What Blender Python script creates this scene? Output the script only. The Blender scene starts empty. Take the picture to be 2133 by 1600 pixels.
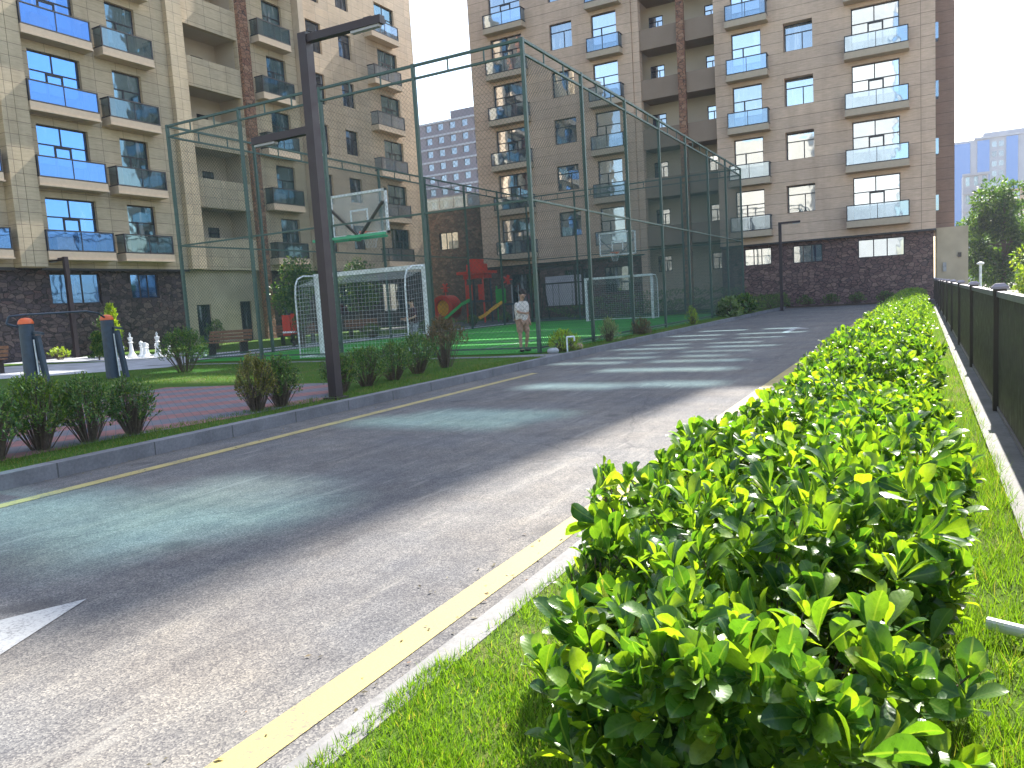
import bpy, math, random
import numpy as np
from mathutils import Vector, Matrix
random.seed(7); RNG = np.random.default_rng(11)
S = bpy.context.scene; COL = S.collection
R = math.radians; PI = math.pi

# ------------------------------------------------------------------ helpers
class MB:
    """collects faces (with optional uv in metres) and links them as one mesh object"""
    def __init__(s): s.v=[]; s.f=[]; s.uv=[]; s.m=[]; s.mi=0; s.smooth=False
    def face(s, pts, uv=None):
        b=len(s.v); s.v += [tuple(p) for p in pts]; s.f.append(tuple(range(b,b+len(pts))))
        if uv is None:
            a=Vector(pts[1])-Vector(pts[0]); c=Vector(pts[-1])-Vector(pts[0]); n=a.cross(c)
            ax=max(range(3),key=lambda i:abs(n[i]))
            uv=[(p[1],p[2]) if ax==0 else (p[0],p[2]) if ax==1 else (p[0],p[1]) for p in pts]
        s.uv += list(uv); s.m.append(s.mi)
    def box(s, x0,x1,y0,y1,z0,z1, skip=''):
        if 'b' not in skip: s.face([(x0,y1,z0),(x1,y1,z0),(x1,y0,z0),(x0,y0,z0)])
        if 't' not in skip: s.face([(x0,y0,z1),(x1,y0,z1),(x1,y1,z1),(x0,y1,z1)])
        if 'f' not in skip: s.face([(x0,y0,z0),(x1,y0,z0),(x1,y0,z1),(x0,y0,z1)])
        if 'k' not in skip: s.face([(x1,y1,z0),(x0,y1,z0),(x0,y1,z1),(x1,y1,z1)])
        if 'l' not in skip: s.face([(x0,y1,z0),(x0,y0,z0),(x0,y0,z1),(x0,y1,z1)])
        if 'r' not in skip: s.face([(x1,y0,z0),(x1,y1,z0),(x1,y1,z1),(x1,y0,z1)])
    def beam(s, a, b, w, h=None, n=4, rot=0.785398):
        """prism from a to b, n sides"""
        a=Vector(a); b=Vector(b); d=(b-a).normalized()
        up=Vector((0,0,1)) if abs(d.z)<.95 else Vector((0,1,0))
        x=d.cross(up).normalized(); y=x.cross(d).normalized()
        h = w if h is None else h
        if n==4:
            cs=[(-w/2,-h/2),(w/2,-h/2),(w/2,h/2),(-w/2,h/2)]
        else:
            cs=[(w/2*math.cos(2*PI*i/n),h/2*math.sin(2*PI*i/n)) for i in range(n)]
        A=[a+x*p+y*q for p,q in cs]; B=[b+x*p+y*q for p,q in cs]
        for i in range(n):
            j=(i+1)%n; s.face([A[i],A[j],B[j],B[i]])
        s.face(A[::-1]); s.face(B)
    def tube(s, pts, r, n=8):
        for a,b in zip(pts[:-1],pts[1:]): s.beam(a,b,2*r,2*r,n=n)
    def lathe(s, prof, c=(0,0,0), n=16):
        for (r0,z0),(r1,z1) in zip(prof[:-1],prof[1:]):
            for i in range(n):
                a=2*PI*i/n; b=2*PI*(i+1)/n
                P=[(c[0]+r0*math.cos(a),c[1]+r0*math.sin(a),c[2]+z0),(c[0]+r0*math.cos(b),c[1]+r0*math.sin(b),c[2]+z0),
                   (c[0]+r1*math.cos(b),c[1]+r1*math.sin(b),c[2]+z1),(c[0]+r1*math.cos(a),c[1]+r1*math.sin(a),c[2]+z1)]
                if r0<1e-5: P=[P[0],P[2],P[3]]
                elif r1<1e-5: P=P[:3]
                s.face(P)
    def build(s, name, mats, parent=None, loc=(0,0,0), rz=0, merge=False, smooth=False):
        me=bpy.data.meshes.new(name); me.from_pydata(s.v,[],s.f)
        uvl=me.uv_layers.new(name='UVMap'); uvl.data.foreach_set('uv',[c for u in s.uv for c in u])
        if not isinstance(mats,(list,tuple)): mats=[mats]
        for m in mats: me.materials.append(m)
        if len(mats)>1: me.polygons.foreach_set('material_index',s.m)
        if merge or smooth:
            import bmesh
            bm=bmesh.new(); bm.from_mesh(me); bmesh.ops.remove_doubles(bm,verts=bm.verts,dist=1e-4); bm.to_mesh(me); bm.free()
        if smooth: me.polygons.foreach_set('use_smooth',[True]*len(me.polygons))
        me.update()
        return link(name,me,parent,loc,rz)

def link(name, me, parent=None, loc=(0,0,0), rz=0):
    o=bpy.data.objects.new(name,me); COL.objects.link(o); o.parent=parent; o.location=loc; o.rotation_euler=(0,0,rz); return o
def empty(name, loc=(0,0,0), rz=0, parent=None):
    o=link(name,None,parent,loc,rz); o.empty_display_size=.1; return o
def tag(o, label=None, cat=None, group=None, kind=None):
    if label: o['label']=label
    if cat: o['category']=cat
    if group: o['group']=group
    if kind: o['kind']=kind
    return o
def copy_tree(o, parent=None, loc=None, rz=None):
    c=o.copy(); COL.objects.link(c); c.parent=parent
    for k in CH(o): copy_tree(k,c)
    if loc is not None: c.location=loc
    if rz is not None: c.rotation_euler=(0,0,rz)
    return c
def CH(o): return [k for k in list(COL.objects) if k.parent==o]

# ------------------------------------------------------------------ materials
def mat(name, col=(.5,.5,.5), rough=.6, metal=0, spec=.5):
    m=bpy.data.materials.new(name); m.use_nodes=True; nt=m.node_tree
    b=nt.nodes['Principled BSDF']; b.inputs['Base Color'].default_value=(*col,1); b.inputs['Roughness'].default_value=rough
    b.inputs['Metallic'].default_value=metal; b.inputs['Specular IOR Level'].default_value=spec
    return m
def N(nt,t,**k):
    n=nt.nodes.new(t)
    for a,v in k.items():
        if a in n.inputs: n.inputs[a].default_value=v
        else: setattr(n,a,v)
    return n
def L(nt,a,b): nt.links.new(a,b)
def ramp(nt, fac, stops, interp='LINEAR'):
    r=nt.nodes.new('ShaderNodeValToRGB'); r.color_ramp.interpolation=interp
    while len(r.color_ramp.elements)<len(stops): r.color_ramp.elements.new(.5)
    for e,(p,c) in zip(r.color_ramp.elements,stops):
        e.position=p; e.color=(*c,1) if len(c)==3 else c
    L(nt,fac,r.inputs[0]); return r
def noise(nt, vec, scale, detail=3, rough=.6):
    n=nt.nodes.new('ShaderNodeTexNoise'); n.inputs['Scale'].default_value=scale; n.inputs['Detail'].default_value=detail
    n.inputs['Roughness'].default_value=rough
    if vec is not None: L(nt,vec,n.inputs['Vector'])
    return n
def mixc(nt, a, b, fac, mode='MIX'):
    n=nt.nodes.new('ShaderNodeMix'); n.data_type='RGBA'; n.blend_type=mode
    for s,v in ((6,a),(7,b),(0,fac)):
        if hasattr(v,'is_linked') or hasattr(v,'links'): L(nt,v,n.inputs[s])
        elif isinstance(v,(int,float)): n.inputs[s].default_value=v
        else: n.inputs[s].default_value=(*v,1)
    return n.outputs[2]
def bump(nt, h, strength, dist):
    b=nt.nodes.new('ShaderNodeBump'); b.inputs['Strength'].default_value=strength; b.inputs['Distance'].default_value=dist
    L(nt,h,b.inputs['Height']); L(nt,b.outputs[0],nt.nodes['Principled BSDF'].inputs['Normal'])
def base(nt,c): L(nt,c,nt.nodes['Principled BSDF'].inputs['Base Color'])
def objco(nt): return nt.nodes.new('ShaderNodeTexCoord').outputs['Object']
def uvco(nt): return nt.nodes.new('ShaderNodeTexCoord').outputs['UV']

def m_noisy(name, c1, c2, scale, rough=.8, bstr=0, bdist=.01, scale2=None):
    m=mat(name,c1,rough); nt=m.node_tree; co=objco(nt)
    n=noise(nt,co,scale,5); r=ramp(nt,n.outputs[0],[(.3,c1),(.7,c2)])
    out=r.outputs[0]
    if scale2:
        n2=noise(nt,co,scale2,3); out=mixc(nt,out,ramp(nt,n2.outputs[0],[(.3,(.75,.75,.75)),(.7,(1.15,1.15,1.15))]).outputs[0],1.0,'MULTIPLY')
    base(nt,out)
    if bstr: bump(nt,n.outputs[0],bstr,bdist)
    return m

def m_asphalt():
    m=mat('asphalt_mat',(.2,.2,.2),.88,spec=.3); nt=m.node_tree; co=objco(nt)
    v=N(nt,'ShaderNodeTexVoronoi'); v.inputs['Scale'].default_value=150; L(nt,co,v.inputs['Vector'])
    big=noise(nt,co,.5,5,.6); mid=noise(nt,co,5,6,.7); hue=noise(nt,co,.9,3)
    c=ramp(nt,v.outputs['Color'],[(.08,(.066,.065,.071)),(.5,(.126,.123,.121)),(.95,(.225,.216,.200))]).outputs[0]
    c=mixc(nt,c,ramp(nt,big.outputs[0],[(.33,(.74,.74,.77)),(.66,(1.2,1.17,1.11))]).outputs[0],1.0,'MULTIPLY')
    c=mixc(nt,c,ramp(nt,mid.outputs[0],[(.3,(.78,.78,.8)),(.7,(1.18,1.17,1.14))]).outputs[0],1.0,'MULTIPLY')
    c=mixc(nt,c,ramp(nt,hue.outputs[0],[(.35,(.97,1,1.04)),(.65,(1.04,1,.95))]).outputs[0],1.0,'MULTIPLY')
    mp=N(nt,'ShaderNodeMapping'); mp.inputs['Scale'].default_value=(5,.45,1); L(nt,co,mp.inputs[0])
    st=noise(nt,mp.outputs[0],1.3,5,.7)
    c=mixc(nt,c,ramp(nt,st.outputs[0],[(.35,(.8,.8,.82)),(.55,(1,1,1)),(.75,(1.18,1.16,1.1))]).outputs[0],1.0,'MULTIPLY')
    # pale tyre scuffs, tar filled hairline cracks, oil spots and grit
    mp2=N(nt,'ShaderNodeMapping'); mp2.inputs['Scale'].default_value=(9,.9,1); mp2.inputs['Rotation'].default_value=(0,0,.12); L(nt,co,mp2.inputs[0])
    sc=noise(nt,mp2.outputs[0],1.1,2,.4); c=mixc(nt,c,(.22,.21,.19),ramp(nt,sc.outputs[0],[(.66,(0,0,0)),(.72,(.5,.5,.5)),(.80,(0,0,0))]).outputs[0])
    w=noise(nt,co,1.5,3); wv=mixc(nt,co,w.outputs['Color'],.25)
    cr=N(nt,'ShaderNodeTexVoronoi',feature='DISTANCE_TO_EDGE'); cr.inputs['Scale'].default_value=.33; L(nt,wv,cr.inputs['Vector'])
    c=mixc(nt,c,(.035,.035,.04),ramp(nt,cr.outputs[0],[(0,(.4,.4,.4)),(.0022,(0,0,0))]).outputs[0])
    oi=noise(nt,co,2.2,2,.3); c=mixc(nt,c,(.045,.043,.045),ramp(nt,oi.outputs[0],[(.70,(0,0,0)),(.78,(.55,.55,.55))]).outputs[0])
    base(nt,c); bump(nt,v.outputs['Distance'],.4,.003); return m
def m_paint(name,c,wear):
    m=mat(name,c,.65); nt=m.node_tree; co=objco(nt)
    n=noise(nt,co,60,4,.75); n2=noise(nt,co,3,3)
    a=mixc(nt,n.outputs[0],n2.outputs[0],.35)
    r=ramp(nt,a,[(.41,wear),(.5,c),(.8,tuple(min(1,x*1.12) for x in c))])
    base(nt,r.outputs[0]); bump(nt,n.outputs[0],.25,.003); return m
def m_concrete(name,c):
    m=mat(name,c,.85); nt=m.node_tree; co=objco(nt)
    n=noise(nt,co,40,5,.7); n2=noise(nt,co,2,4)
    r=ramp(nt,n.outputs[0],[(.3,tuple(x*.78 for x in c)),(.7,tuple(x*1.15 for x in c))]).outputs[0]
    base(nt,mixc(nt,r,ramp(nt,n2.outputs[0],[(.35,(.72,.72,.72)),(.65,(1.1,1.1,1.1))]).outputs[0],1.0,'MULTIPLY'))
    bump(nt,n.outputs[0],.3,.004); return m
def m_kerb():
    m=m_concrete('kerb_mat',(.17,.167,.178)); nt=m.node_tree
    b=nt.nodes['Principled BSDF']; src=b.inputs['Base Color'].links[0].from_socket
    sep=N(nt,'ShaderNodeSeparateXYZ'); L(nt,objco(nt),sep.inputs[0])
    md=N(nt,'ShaderNodeMath',operation='MODULO'); L(nt,sep.outputs[1],md.inputs[0]); md.inputs[1].default_value=1.0
    ab=N(nt,'ShaderNodeMath',operation='ABSOLUTE'); L(nt,md.outputs[0],ab.inputs[0])
    lt=N(nt,'ShaderNodeMath',operation='LESS_THAN'); L(nt,ab.outputs[0],lt.inputs[0]); lt.inputs[1].default_value=.015
    base(nt,mixc(nt,src,(.07,.07,.07),lt.outputs[0])); return m
def m_facade(name, c, mortar, bw=.62, rh=.62, off=.0, warm=.12):
    m=mat(name,c,.75); nt=m.node_tree; uv=uvco(nt)
    br=N(nt,'ShaderNodeTexBrick'); L(nt,uv,br.inputs['Vector'])
    br.offset=off; br.inputs['Scale'].default_value=1; br.inputs['Brick Width'].default_value=bw; br.inputs['Row Height'].default_value=rh
    br.inputs['Mortar Size'].default_value=.012; br.inputs['Mortar Smooth'].default_value=.3; br.inputs['Bias'].default_value=0
    br.inputs['Color1'].default_value=(*[x*(1-warm) for x in c],1); br.inputs['Color2'].default_value=(c[0]*(1+warm),c[1]*(1+warm*.8),c[2]*(1+warm*.4),1)
    br.inputs['Mortar'].default_value=(*mortar,1)
    mp=N(nt,'ShaderNodeMapping'); mp.inputs['Scale'].default_value=(1,6,1); L(nt,uv,mp.inputs[0])
    n=noise(nt,mp.outputs[0],2.2,6,.65); n2=noise(nt,uv,.35,4)
    k=mixc(nt,br.outputs[0],ramp(nt,n.outputs[0],[(.3,(.84,.83,.8)),(.7,(1.12,1.11,1.1))]).outputs[0],1.0,'MULTIPLY')
    k=mixc(nt,k,ramp(nt,n2.outputs[0],[(.3,(.88,.88,.88)),(.7,(1.08,1.08,1.07))]).outputs[0],1.0,'MULTIPLY')
    mp3=N(nt,'ShaderNodeMapping'); mp3.inputs['Scale'].default_value=(.9,.12,1); L(nt,uv,mp3.inputs[0]); n3=noise(nt,mp3.outputs[0],1.4,4,.6)
    k=mixc(nt,k,ramp(nt,n3.outputs[0],[(.45,(1,1,1)),(.7,(.86,.845,.82))]).outputs[0],1.0,'MULTIPLY')
    base(nt,k)
    inv=N(nt,'ShaderNodeMath',operation='SUBTRACT'); inv.inputs[0].default_value=1; L(nt,br.outputs['Fac'],inv.inputs[1])
    bump(nt,inv.outputs[0],.8,.012); return m
def m_rubble(name, cols):
    m=mat(name,cols[0],.85); nt=m.node_tree; uv=uvco(nt)
    mp=N(nt,'ShaderNodeMapping'); mp.inputs['Scale'].default_value=(1,1.7,1); L(nt,uv,mp.inputs[0])
    dn=noise(nt,uv,3,3); 
    w=mixc(nt,mp.outputs[0],dn.outputs['Color'],.12)
    v=N(nt,'ShaderNodeTexVoronoi'); v.inputs['Scale'].default_value=3.6; L(nt,w,v.inputs['Vector'])
    e=N(nt,'ShaderNodeTexVoronoi',feature='DISTANCE_TO_EDGE'); e.inputs['Scale'].default_value=3.6; L(nt,w,e.inputs['Vector'])
    sp=N(nt,'ShaderNodeSeparateColor'); L(nt,v.outputs['Color'],sp.inputs[0])
    c=ramp(nt,sp.outputs[0],[(i/(len(cols)-1),k) for i,k in enumerate(cols)]).outputs[0]
    n=noise(nt,uv,14,5,.7)
    c=mixc(nt,c,ramp(nt,n.outputs[0],[(.3,(.6,.6,.6)),(.7,(1.35,1.3,1.3))]).outputs[0],1.0,'MULTIPLY')
    ed=ramp(nt,e.outputs[0],[(0,(0,0,0)),(.07,(1,1,1))]).outputs[0]
    base(nt,mixc(nt,(.02,.018,.018),c,ed)); bump(nt,mixc(nt,ed,n.outputs[0],.4),.9,.05); return m
def m_glass(name, dark, tint, refl, wav=.02, transp=0.0):
    m=bpy.data.materials.new(name); m.use_nodes=True; nt=m.node_tree; nt.nodes.clear()
    out=N(nt,'ShaderNodeOutputMaterial'); g=N(nt,'ShaderNodeBsdfGlossy'); g.inputs['Roughness'].default_value=.03
    oi=N(nt,'ShaderNodeObjectInfo'); tc=N(nt,'ShaderNodeTexCoord')
    n=N(nt,'ShaderNodeTexNoise'); n.noise_dimensions='4D'; n.inputs['Scale'].default_value=.9; n.inputs['Detail'].default_value=2
    L(nt,tc.outputs['Object'],n.inputs['Vector']); ml=N(nt,'ShaderNodeMath',operation='MULTIPLY'); ml.inputs[1].default_value=37
    L(nt,oi.outputs['Random'],ml.inputs[0]); L(nt,ml.outputs[0],n.inputs['W'])
    b=N(nt,'ShaderNodeBump'); b.inputs['Strength'].default_value=.35; b.inputs['Distance'].default_value=wav; L(nt,n.outputs[0],b.inputs['Height'])
    L(nt,b.outputs[0],g.inputs['Normal'])
    g.inputs['Color'].default_value=(*tint,1)
    d=N(nt,'ShaderNodeBsdfDiffuse')
    # pale curtains and dim rooms behind the coated glass, different in each window
    n2=N(nt,'ShaderNodeTexNoise'); n2.noise_dimensions='4D'; n2.inputs['Scale'].default_value=2.1; n2.inputs['Detail'].default_value=2
    mp=N(nt,'ShaderNodeMapping'); mp.inputs['Scale'].default_value=(2.2,1,.35); L(nt,tc.outputs['Object'],mp.inputs[0]); L(nt,mp.outputs[0],n2.inputs['Vector']); L(nt,ml.outputs[0],n2.inputs['W'])
    r=ramp(nt,n2.outputs[0],[(.42,dark),(.56,tuple(x*1.8+.02 for x in dark)),(.66,(.32,.34,.36))]); L(nt,r.outputs[0],d.inputs[0])
    mx=N(nt,'ShaderNodeMixShader'); mr=N(nt,'ShaderNodeMapRange'); mr.inputs[3].default_value=refl*.62; mr.inputs[4].default_value=min(.9,refl*1.25); L(nt,oi.outputs['Random'],mr.inputs[0]); L(nt,mr.outputs[0],mx.inputs[0])
    first=d.outputs[0]
    if transp:
        t=N(nt,'ShaderNodeBsdfTransparent'); t.inputs[0].default_value=(*[.5+.4*x for x in tint],1)
        dd=N(nt,'ShaderNodeBsdfDiffuse'); dd.inputs[0].default_value=(*dark,1)
        mt=N(nt,'ShaderNodeMixShader'); mt.inputs[0].default_value=transp; L(nt,dd.outputs[0],mt.inputs[1]); L(nt,t.outputs[0],mt.inputs[2]); first=mt.outputs[0]
    L(nt,first,mx.inputs[1]); L(nt,g.outputs[0],mx.inputs[2]); L(nt,mx.outputs[0],out.inputs[0]); return m
def m_leaf(name, stops, rough=.35, trans=.45, tcol=(1.6,1.7,.5), spec=.5, veins=False):
    m=mat(name,stops[0][1],rough,spec=spec); nt=m.node_tree; b=nt.nodes['Principled BSDF']; out=nt.nodes['Material Output']
    g=N(nt,'ShaderNodeNewGeometry'); c=ramp(nt,g.outputs['Random Per Island'],stops).outputs[0]
    if veins:
        uv=uvco(nt); sp=N(nt,'ShaderNodeSeparateXYZ'); L(nt,uv,sp.inputs[0]); sb_=N(nt,'ShaderNodeMath',operation='SUBTRACT'); L(nt,sp.outputs[0],sb_.inputs[0]); sb_.inputs[1].default_value=.5
        ab=N(nt,'ShaderNodeMath',operation='ABSOLUTE'); L(nt,sb_.outputs[0],ab.inputs[0])
        rib=ramp(nt,ab.outputs[0],[(0,(1,1,1)),(.012,(.8,.8,.8)),(.022,(0,0,0))]).outputs[0]
        # side veins: stripes of (v - 0.8*|u|)
        ml=N(nt,'ShaderNodeMath',operation='MULTIPLY'); L(nt,ab.outputs[0],ml.inputs[0]); ml.inputs[1].default_value=-.9
        ad=N(nt,'ShaderNodeMath',operation='ADD'); L(nt,ml.outputs[0],ad.inputs[0]); L(nt,sp.outputs[1],ad.inputs[1])
        m2=N(nt,'ShaderNodeMath',operation='MULTIPLY'); L(nt,ad.outputs[0],m2.inputs[0]); m2.inputs[1].default_value=62
        sn=N(nt,'ShaderNodeMath',operation='SINE'); L(nt,m2.outputs[0],sn.inputs[0])
        sv=ramp(nt,sn.outputs[0],[(.8,(1,1,1)),(1,(1.12,1.1,1.05))]).outputs[0]
        bl=noise(nt,objco(nt),45,3); c=mixc(nt,c,ramp(nt,bl.outputs[0],[(.3,(.72,.76,.8)),(.7,(1.2,1.15,1.1))]).outputs[0],1.0,'MULTIPLY')
        c=mixc(nt,c,sv,1.0,'MULTIPLY'); c=mixc(nt,c,mixc(nt,c,(.17,.26,.06),.55),rib)
        bm_=N(nt,'ShaderNodeBump'); bm_.inputs['Strength'].default_value=.12; bm_.inputs['Distance'].default_value=.0006; L(nt,sn.outputs[0],bm_.inputs['Height']); L(nt,bm_.outputs[0],b.inputs['Normal'])
        L(nt,ramp(nt,bl.outputs[0],[(.3,(rough*.7,)*3),(.75,(rough*1.9,)*3)]).outputs[0],b.inputs['Roughness'])
    L(nt,c,b.inputs['Base Color'])
    t=N(nt,'ShaderNodeBsdfTranslucent'); L(nt,mixc(nt,c,tcol,1.0,'MULTIPLY'),t.inputs[0])
    mx=N(nt,'ShaderNodeMixShader'); mx.inputs[0].default_value=trans
    L(nt,b.outputs[0],mx.inputs[1]); L(nt,t.outputs[0],mx.inputs[2]); L(nt,mx.outputs[0],out.inputs[0]); return m
def m_paver():
    m=mat('paver_mat',(.3,.1,.08),.85); nt=m.node_tree; uv=objco(nt)
    mp=N(nt,'ShaderNodeMapping'); mp.inputs['Rotation'].default_value=(0,0,.6); L(nt,uv,mp.inputs[0])
    br=N(nt,'ShaderNodeTexBrick'); L(nt,mp.outputs[0],br.inputs['Vector']); br.inputs['Scale'].default_value=1
    br.inputs['Brick Width'].default_value=.2; br.inputs['Row Height'].default_value=.1; br.inputs['Mortar Size'].default_value=.004
    br.inputs['Color1'].default_value=(.2,.085,.08,1); br.inputs['Color2'].default_value=(.26,.11,.10,1); br.inputs['Mortar'].default_value=(.08,.07,.07,1)
    ch=N(nt,'ShaderNodeTexWave'); ch.inputs['Scale'].default_value=.32; ch.inputs['Distortion'].default_value=0; L(nt,mp.outputs[0],ch.inputs['Vector'])
    k=ramp(nt,ch.outputs['Fac'],[(.45,(0,0,0)),(.5,(1,1,1))]).outputs[0]
    grey=mixc(nt,br.outputs[0],(.55,1.2,1.5),1.0,'MULTIPLY')
    base(nt,mixc(nt,br.outputs[0],grey,k)); return m
def m_grassbed(name,c1,c2,c3):
    m=mat(name,c1,.95,spec=.1); nt=m.node_tree; co=objco(nt)
    n=noise(nt,co,26,5,.75); n2=noise(nt,co,1.4,4)
    r=ramp(nt,n.outputs[0],[(.3,c1),(.7,c2)]).outputs[0]
    base(nt,mixc(nt,r,c3,ramp(nt,n2.outputs[0],[(.52,(0,0,0)),(.68,(.7,.7,.7))]).outputs[0])); bump(nt,n.outputs[0],1,.03); return m
def m_turf():
    m=mat('turf_mat',(.03,.2,.03),.75,spec=.2); nt=m.node_tree; co=objco(nt)
    n=noise(nt,co,90,3); r=ramp(nt,n.outputs[0],[(.3,(.018,.17,.02)),(.7,(.05,.33,.045))]).outputs[0]
    n2=noise(nt,co,.5,3); base(nt,mixc(nt,r,ramp(nt,n2.outputs[0],[(.3,(.8,.8,.8)),(.7,(1.2,1.2,1.1))]).outputs[0],1.0,'MULTIPLY')); bump(nt,n.outputs[0],.6,.01); return m
def m_metal(name,c,rough=.4,metal=.3):
    m=mat(name,c,rough,metal); nt=m.node_tree; n=noise(nt,objco(nt),9,4)
    base(nt,ramp(nt,n.outputs[0],[(.3,tuple(x*.75 for x in c)),(.7,tuple(x*1.25 for x in c))]).outputs[0])
    L(nt,ramp(nt,n.outputs[0],[(.3,(rough*.8,)*3),(.7,(min(1,rough*1.35),)*3)]).outputs[0],nt.nodes['Principled BSDF'].inputs['Roughness']); return m

ASPH=m_asphalt(); YEL=m_paint('yellow_paint',(.37,.29,.10),(.17,.15,.10)); WHT=m_paint('white_paint',(.36,.36,.35),(.2,.2,.2))
KERB=m_kerb(); CONC=m_concrete('concrete_mat',(.20,.195,.19)); PATH=m_concrete('path_mat',(.42,.42,.44)); PAV=m_paver()
LAWN=m_grassbed('lawn_mat',(.035,.08,.012),(.09,.17,.025),(.12,.11,.045)); VERGE=m_grassbed('verge_mat',(.045,.085,.012),(.10,.16,.025),(.24,.18,.09))
SOIL=m_grassbed('soil_mat',(.07,.05,.035),(.13,.1,.07),(.05,.05,.02)); TURF=m_turf()
FA=m_facade('limestone_left',(.52,.42,.29),(.26,.2,.14),1.1,.52,.0,.08); FB=m_facade('limestone_back',(.62,.45,.34),(.27,.19,.135),50,.62,.0,.05)
PLAIN=m_noisy('plain_render',(.44,.36,.25),(.5,.41,.29),1.2,.9,scale2=.4); TRIM=m_noisy('sill_stone',(.42,.33,.24),(.5,.40,.29),3,.7)
PLASTER=m_noisy('loggia_plaster',(.5,.42,.32),(.56,.47,.36),.8,.9)
RUB=m_rubble('dark_rubble',[(.04,.034,.038),(.085,.065,.062),(.15,.11,.10),(.062,.05,.058),(.12,.075,.068)])
RUBB=m_rubble('red_rubble',[(.10,.06,.055),(.17,.10,.09),(.13,.08,.075),(.23,.145,.125),(.105,.07,.068)])
ORN=m_rubble('carved_band',[(.22,.10,.06),(.33,.17,.10),(.27,.14,.08),(.38,.22,.14)])
WG=m_glass('window_glass',(.02,.05,.09),(.88,.94,1.0),.6); BG=m_glass('balcony_glass',(.03,.07,.11),(.62,.78,.95),.45,.03,transp=.45)
WGA=m_glass('blue_window_glass',(.015,.045,.11),(.17,.38,.80),.7); WGT=m_glass('teal_window_glass',(.02,.05,.06),(.27,.42,.5),.5); BGA=m_glass('blue_balcony_glass',(.02,.055,.12),(.15,.32,.68),.5,.03,transp=.35); BGT=m_glass('teal_balcony_glass',(.03,.06,.07),(.35,.5,.56),.35,.03,transp=.3)
DGL=m_glass('dim_glass',(.015,.02,.03),(.6,.7,.8),.3)
FRAME=m_metal('window_frame_mat',(.035,.033,.036),.45,.2); BLACK=m_metal('black_metal',(.045,.035,.03),.45,.3)
LAMPM=m_metal('lamp_metal',(.036,.025,.028),.5,.3); GREEN=m_metal('green_steel',(.045,.085,.07),.45,.2); WIRE=m_metal('wire_mat',(.07,.12,.10),.5,.3)
WHITE=m_metal('white_steel',(.72,.74,.74),.4,0); FENCE=m_metal('fence_metal',(.05,.042,.034),.6,.1); CAPM=m_metal('cap_metal',(.22,.2,.23),.35,.4)
def plastic(n,c): return m_noisy(n,c,tuple(min(1,x*1.12) for x in c),2.5,.4,scale2=.8)
RED=plastic('red_plastic',(.55,.035,.02)); PGRN=plastic('green_plastic',(.02,.33,.05)); PYEL=plastic('yellow_plastic',(.72,.38,.02)); ORANGE=plastic('orange_plastic',(.75,.13,.03))
SLATE=m_metal('slate_paint',(.035,.055,.085),.45,.1); GREY=m_noisy('grey_metal',(.25,.25,.26),(.4,.4,.4),5,.5)
WOOD=m_noisy('bench_wood',(.16,.07,.035),(.26,.12,.06),9,.6); BARK=m_noisy('bark',(.07,.05,.035),(.15,.11,.08),30,.9,.6,.01)
CHESS=plastic('chess_white',(.75,.75,.74)); NETM=m_metal('net_cord',(.7,.72,.72),.7,0)
HEDGE=m_leaf('hedge_leaf',[(0,(.022,.072,.02)),(.35,(.046,.128,.022)),(.75,(.115,.22,.026)),(.985,(.165,.27,.03)),(1,(.2,.23,.04))],.27,.46,(2.6,2.3,.5),veins=True)
SHRUB=m_leaf('shrub_leaf',[(0,(.025,.07,.02)),(.5,(.06,.14,.03)),(.85,(.13,.21,.04)),(1,(.24,.26,.06))],.4,.3)
RUST=m_leaf('rust_leaf',[(0,(.06,.05,.03)),(.5,(.12,.10,.05)),(1,(.22,.12,.07))],.5,.25)
LIME=m_leaf('lime_leaf',[(0,(.10,.2,.01)),(.5,(.28,.40,.02)),(1,(.42,.48,.05))],.5,.4,(1.3,1.3,.6))
TREEL=m_leaf('tree_leaf',[(0,(.02,.05,.01)),(.5,(.05,.11,.018)),(1,(.12,.19,.03))],.5,.4,(1.8,1.9,.5))
BLADE=m_leaf('blade_mat',[(0,(.06,.13,.015)),(.4,(.12,.235,.02)),(.9,(.18,.30,.035)),(.96,(.24,.27,.07)),(1,(.33,.28,.13))],.5,.45,(1.7,1.7,.5),spec=.3)
LBLADE=m_leaf('lawn_blade_mat',[(0,(.04,.10,.012)),(.6,(.10,.19,.025)),(1,(.2,.17,.06))],.6,.3,spec=.3)

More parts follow.
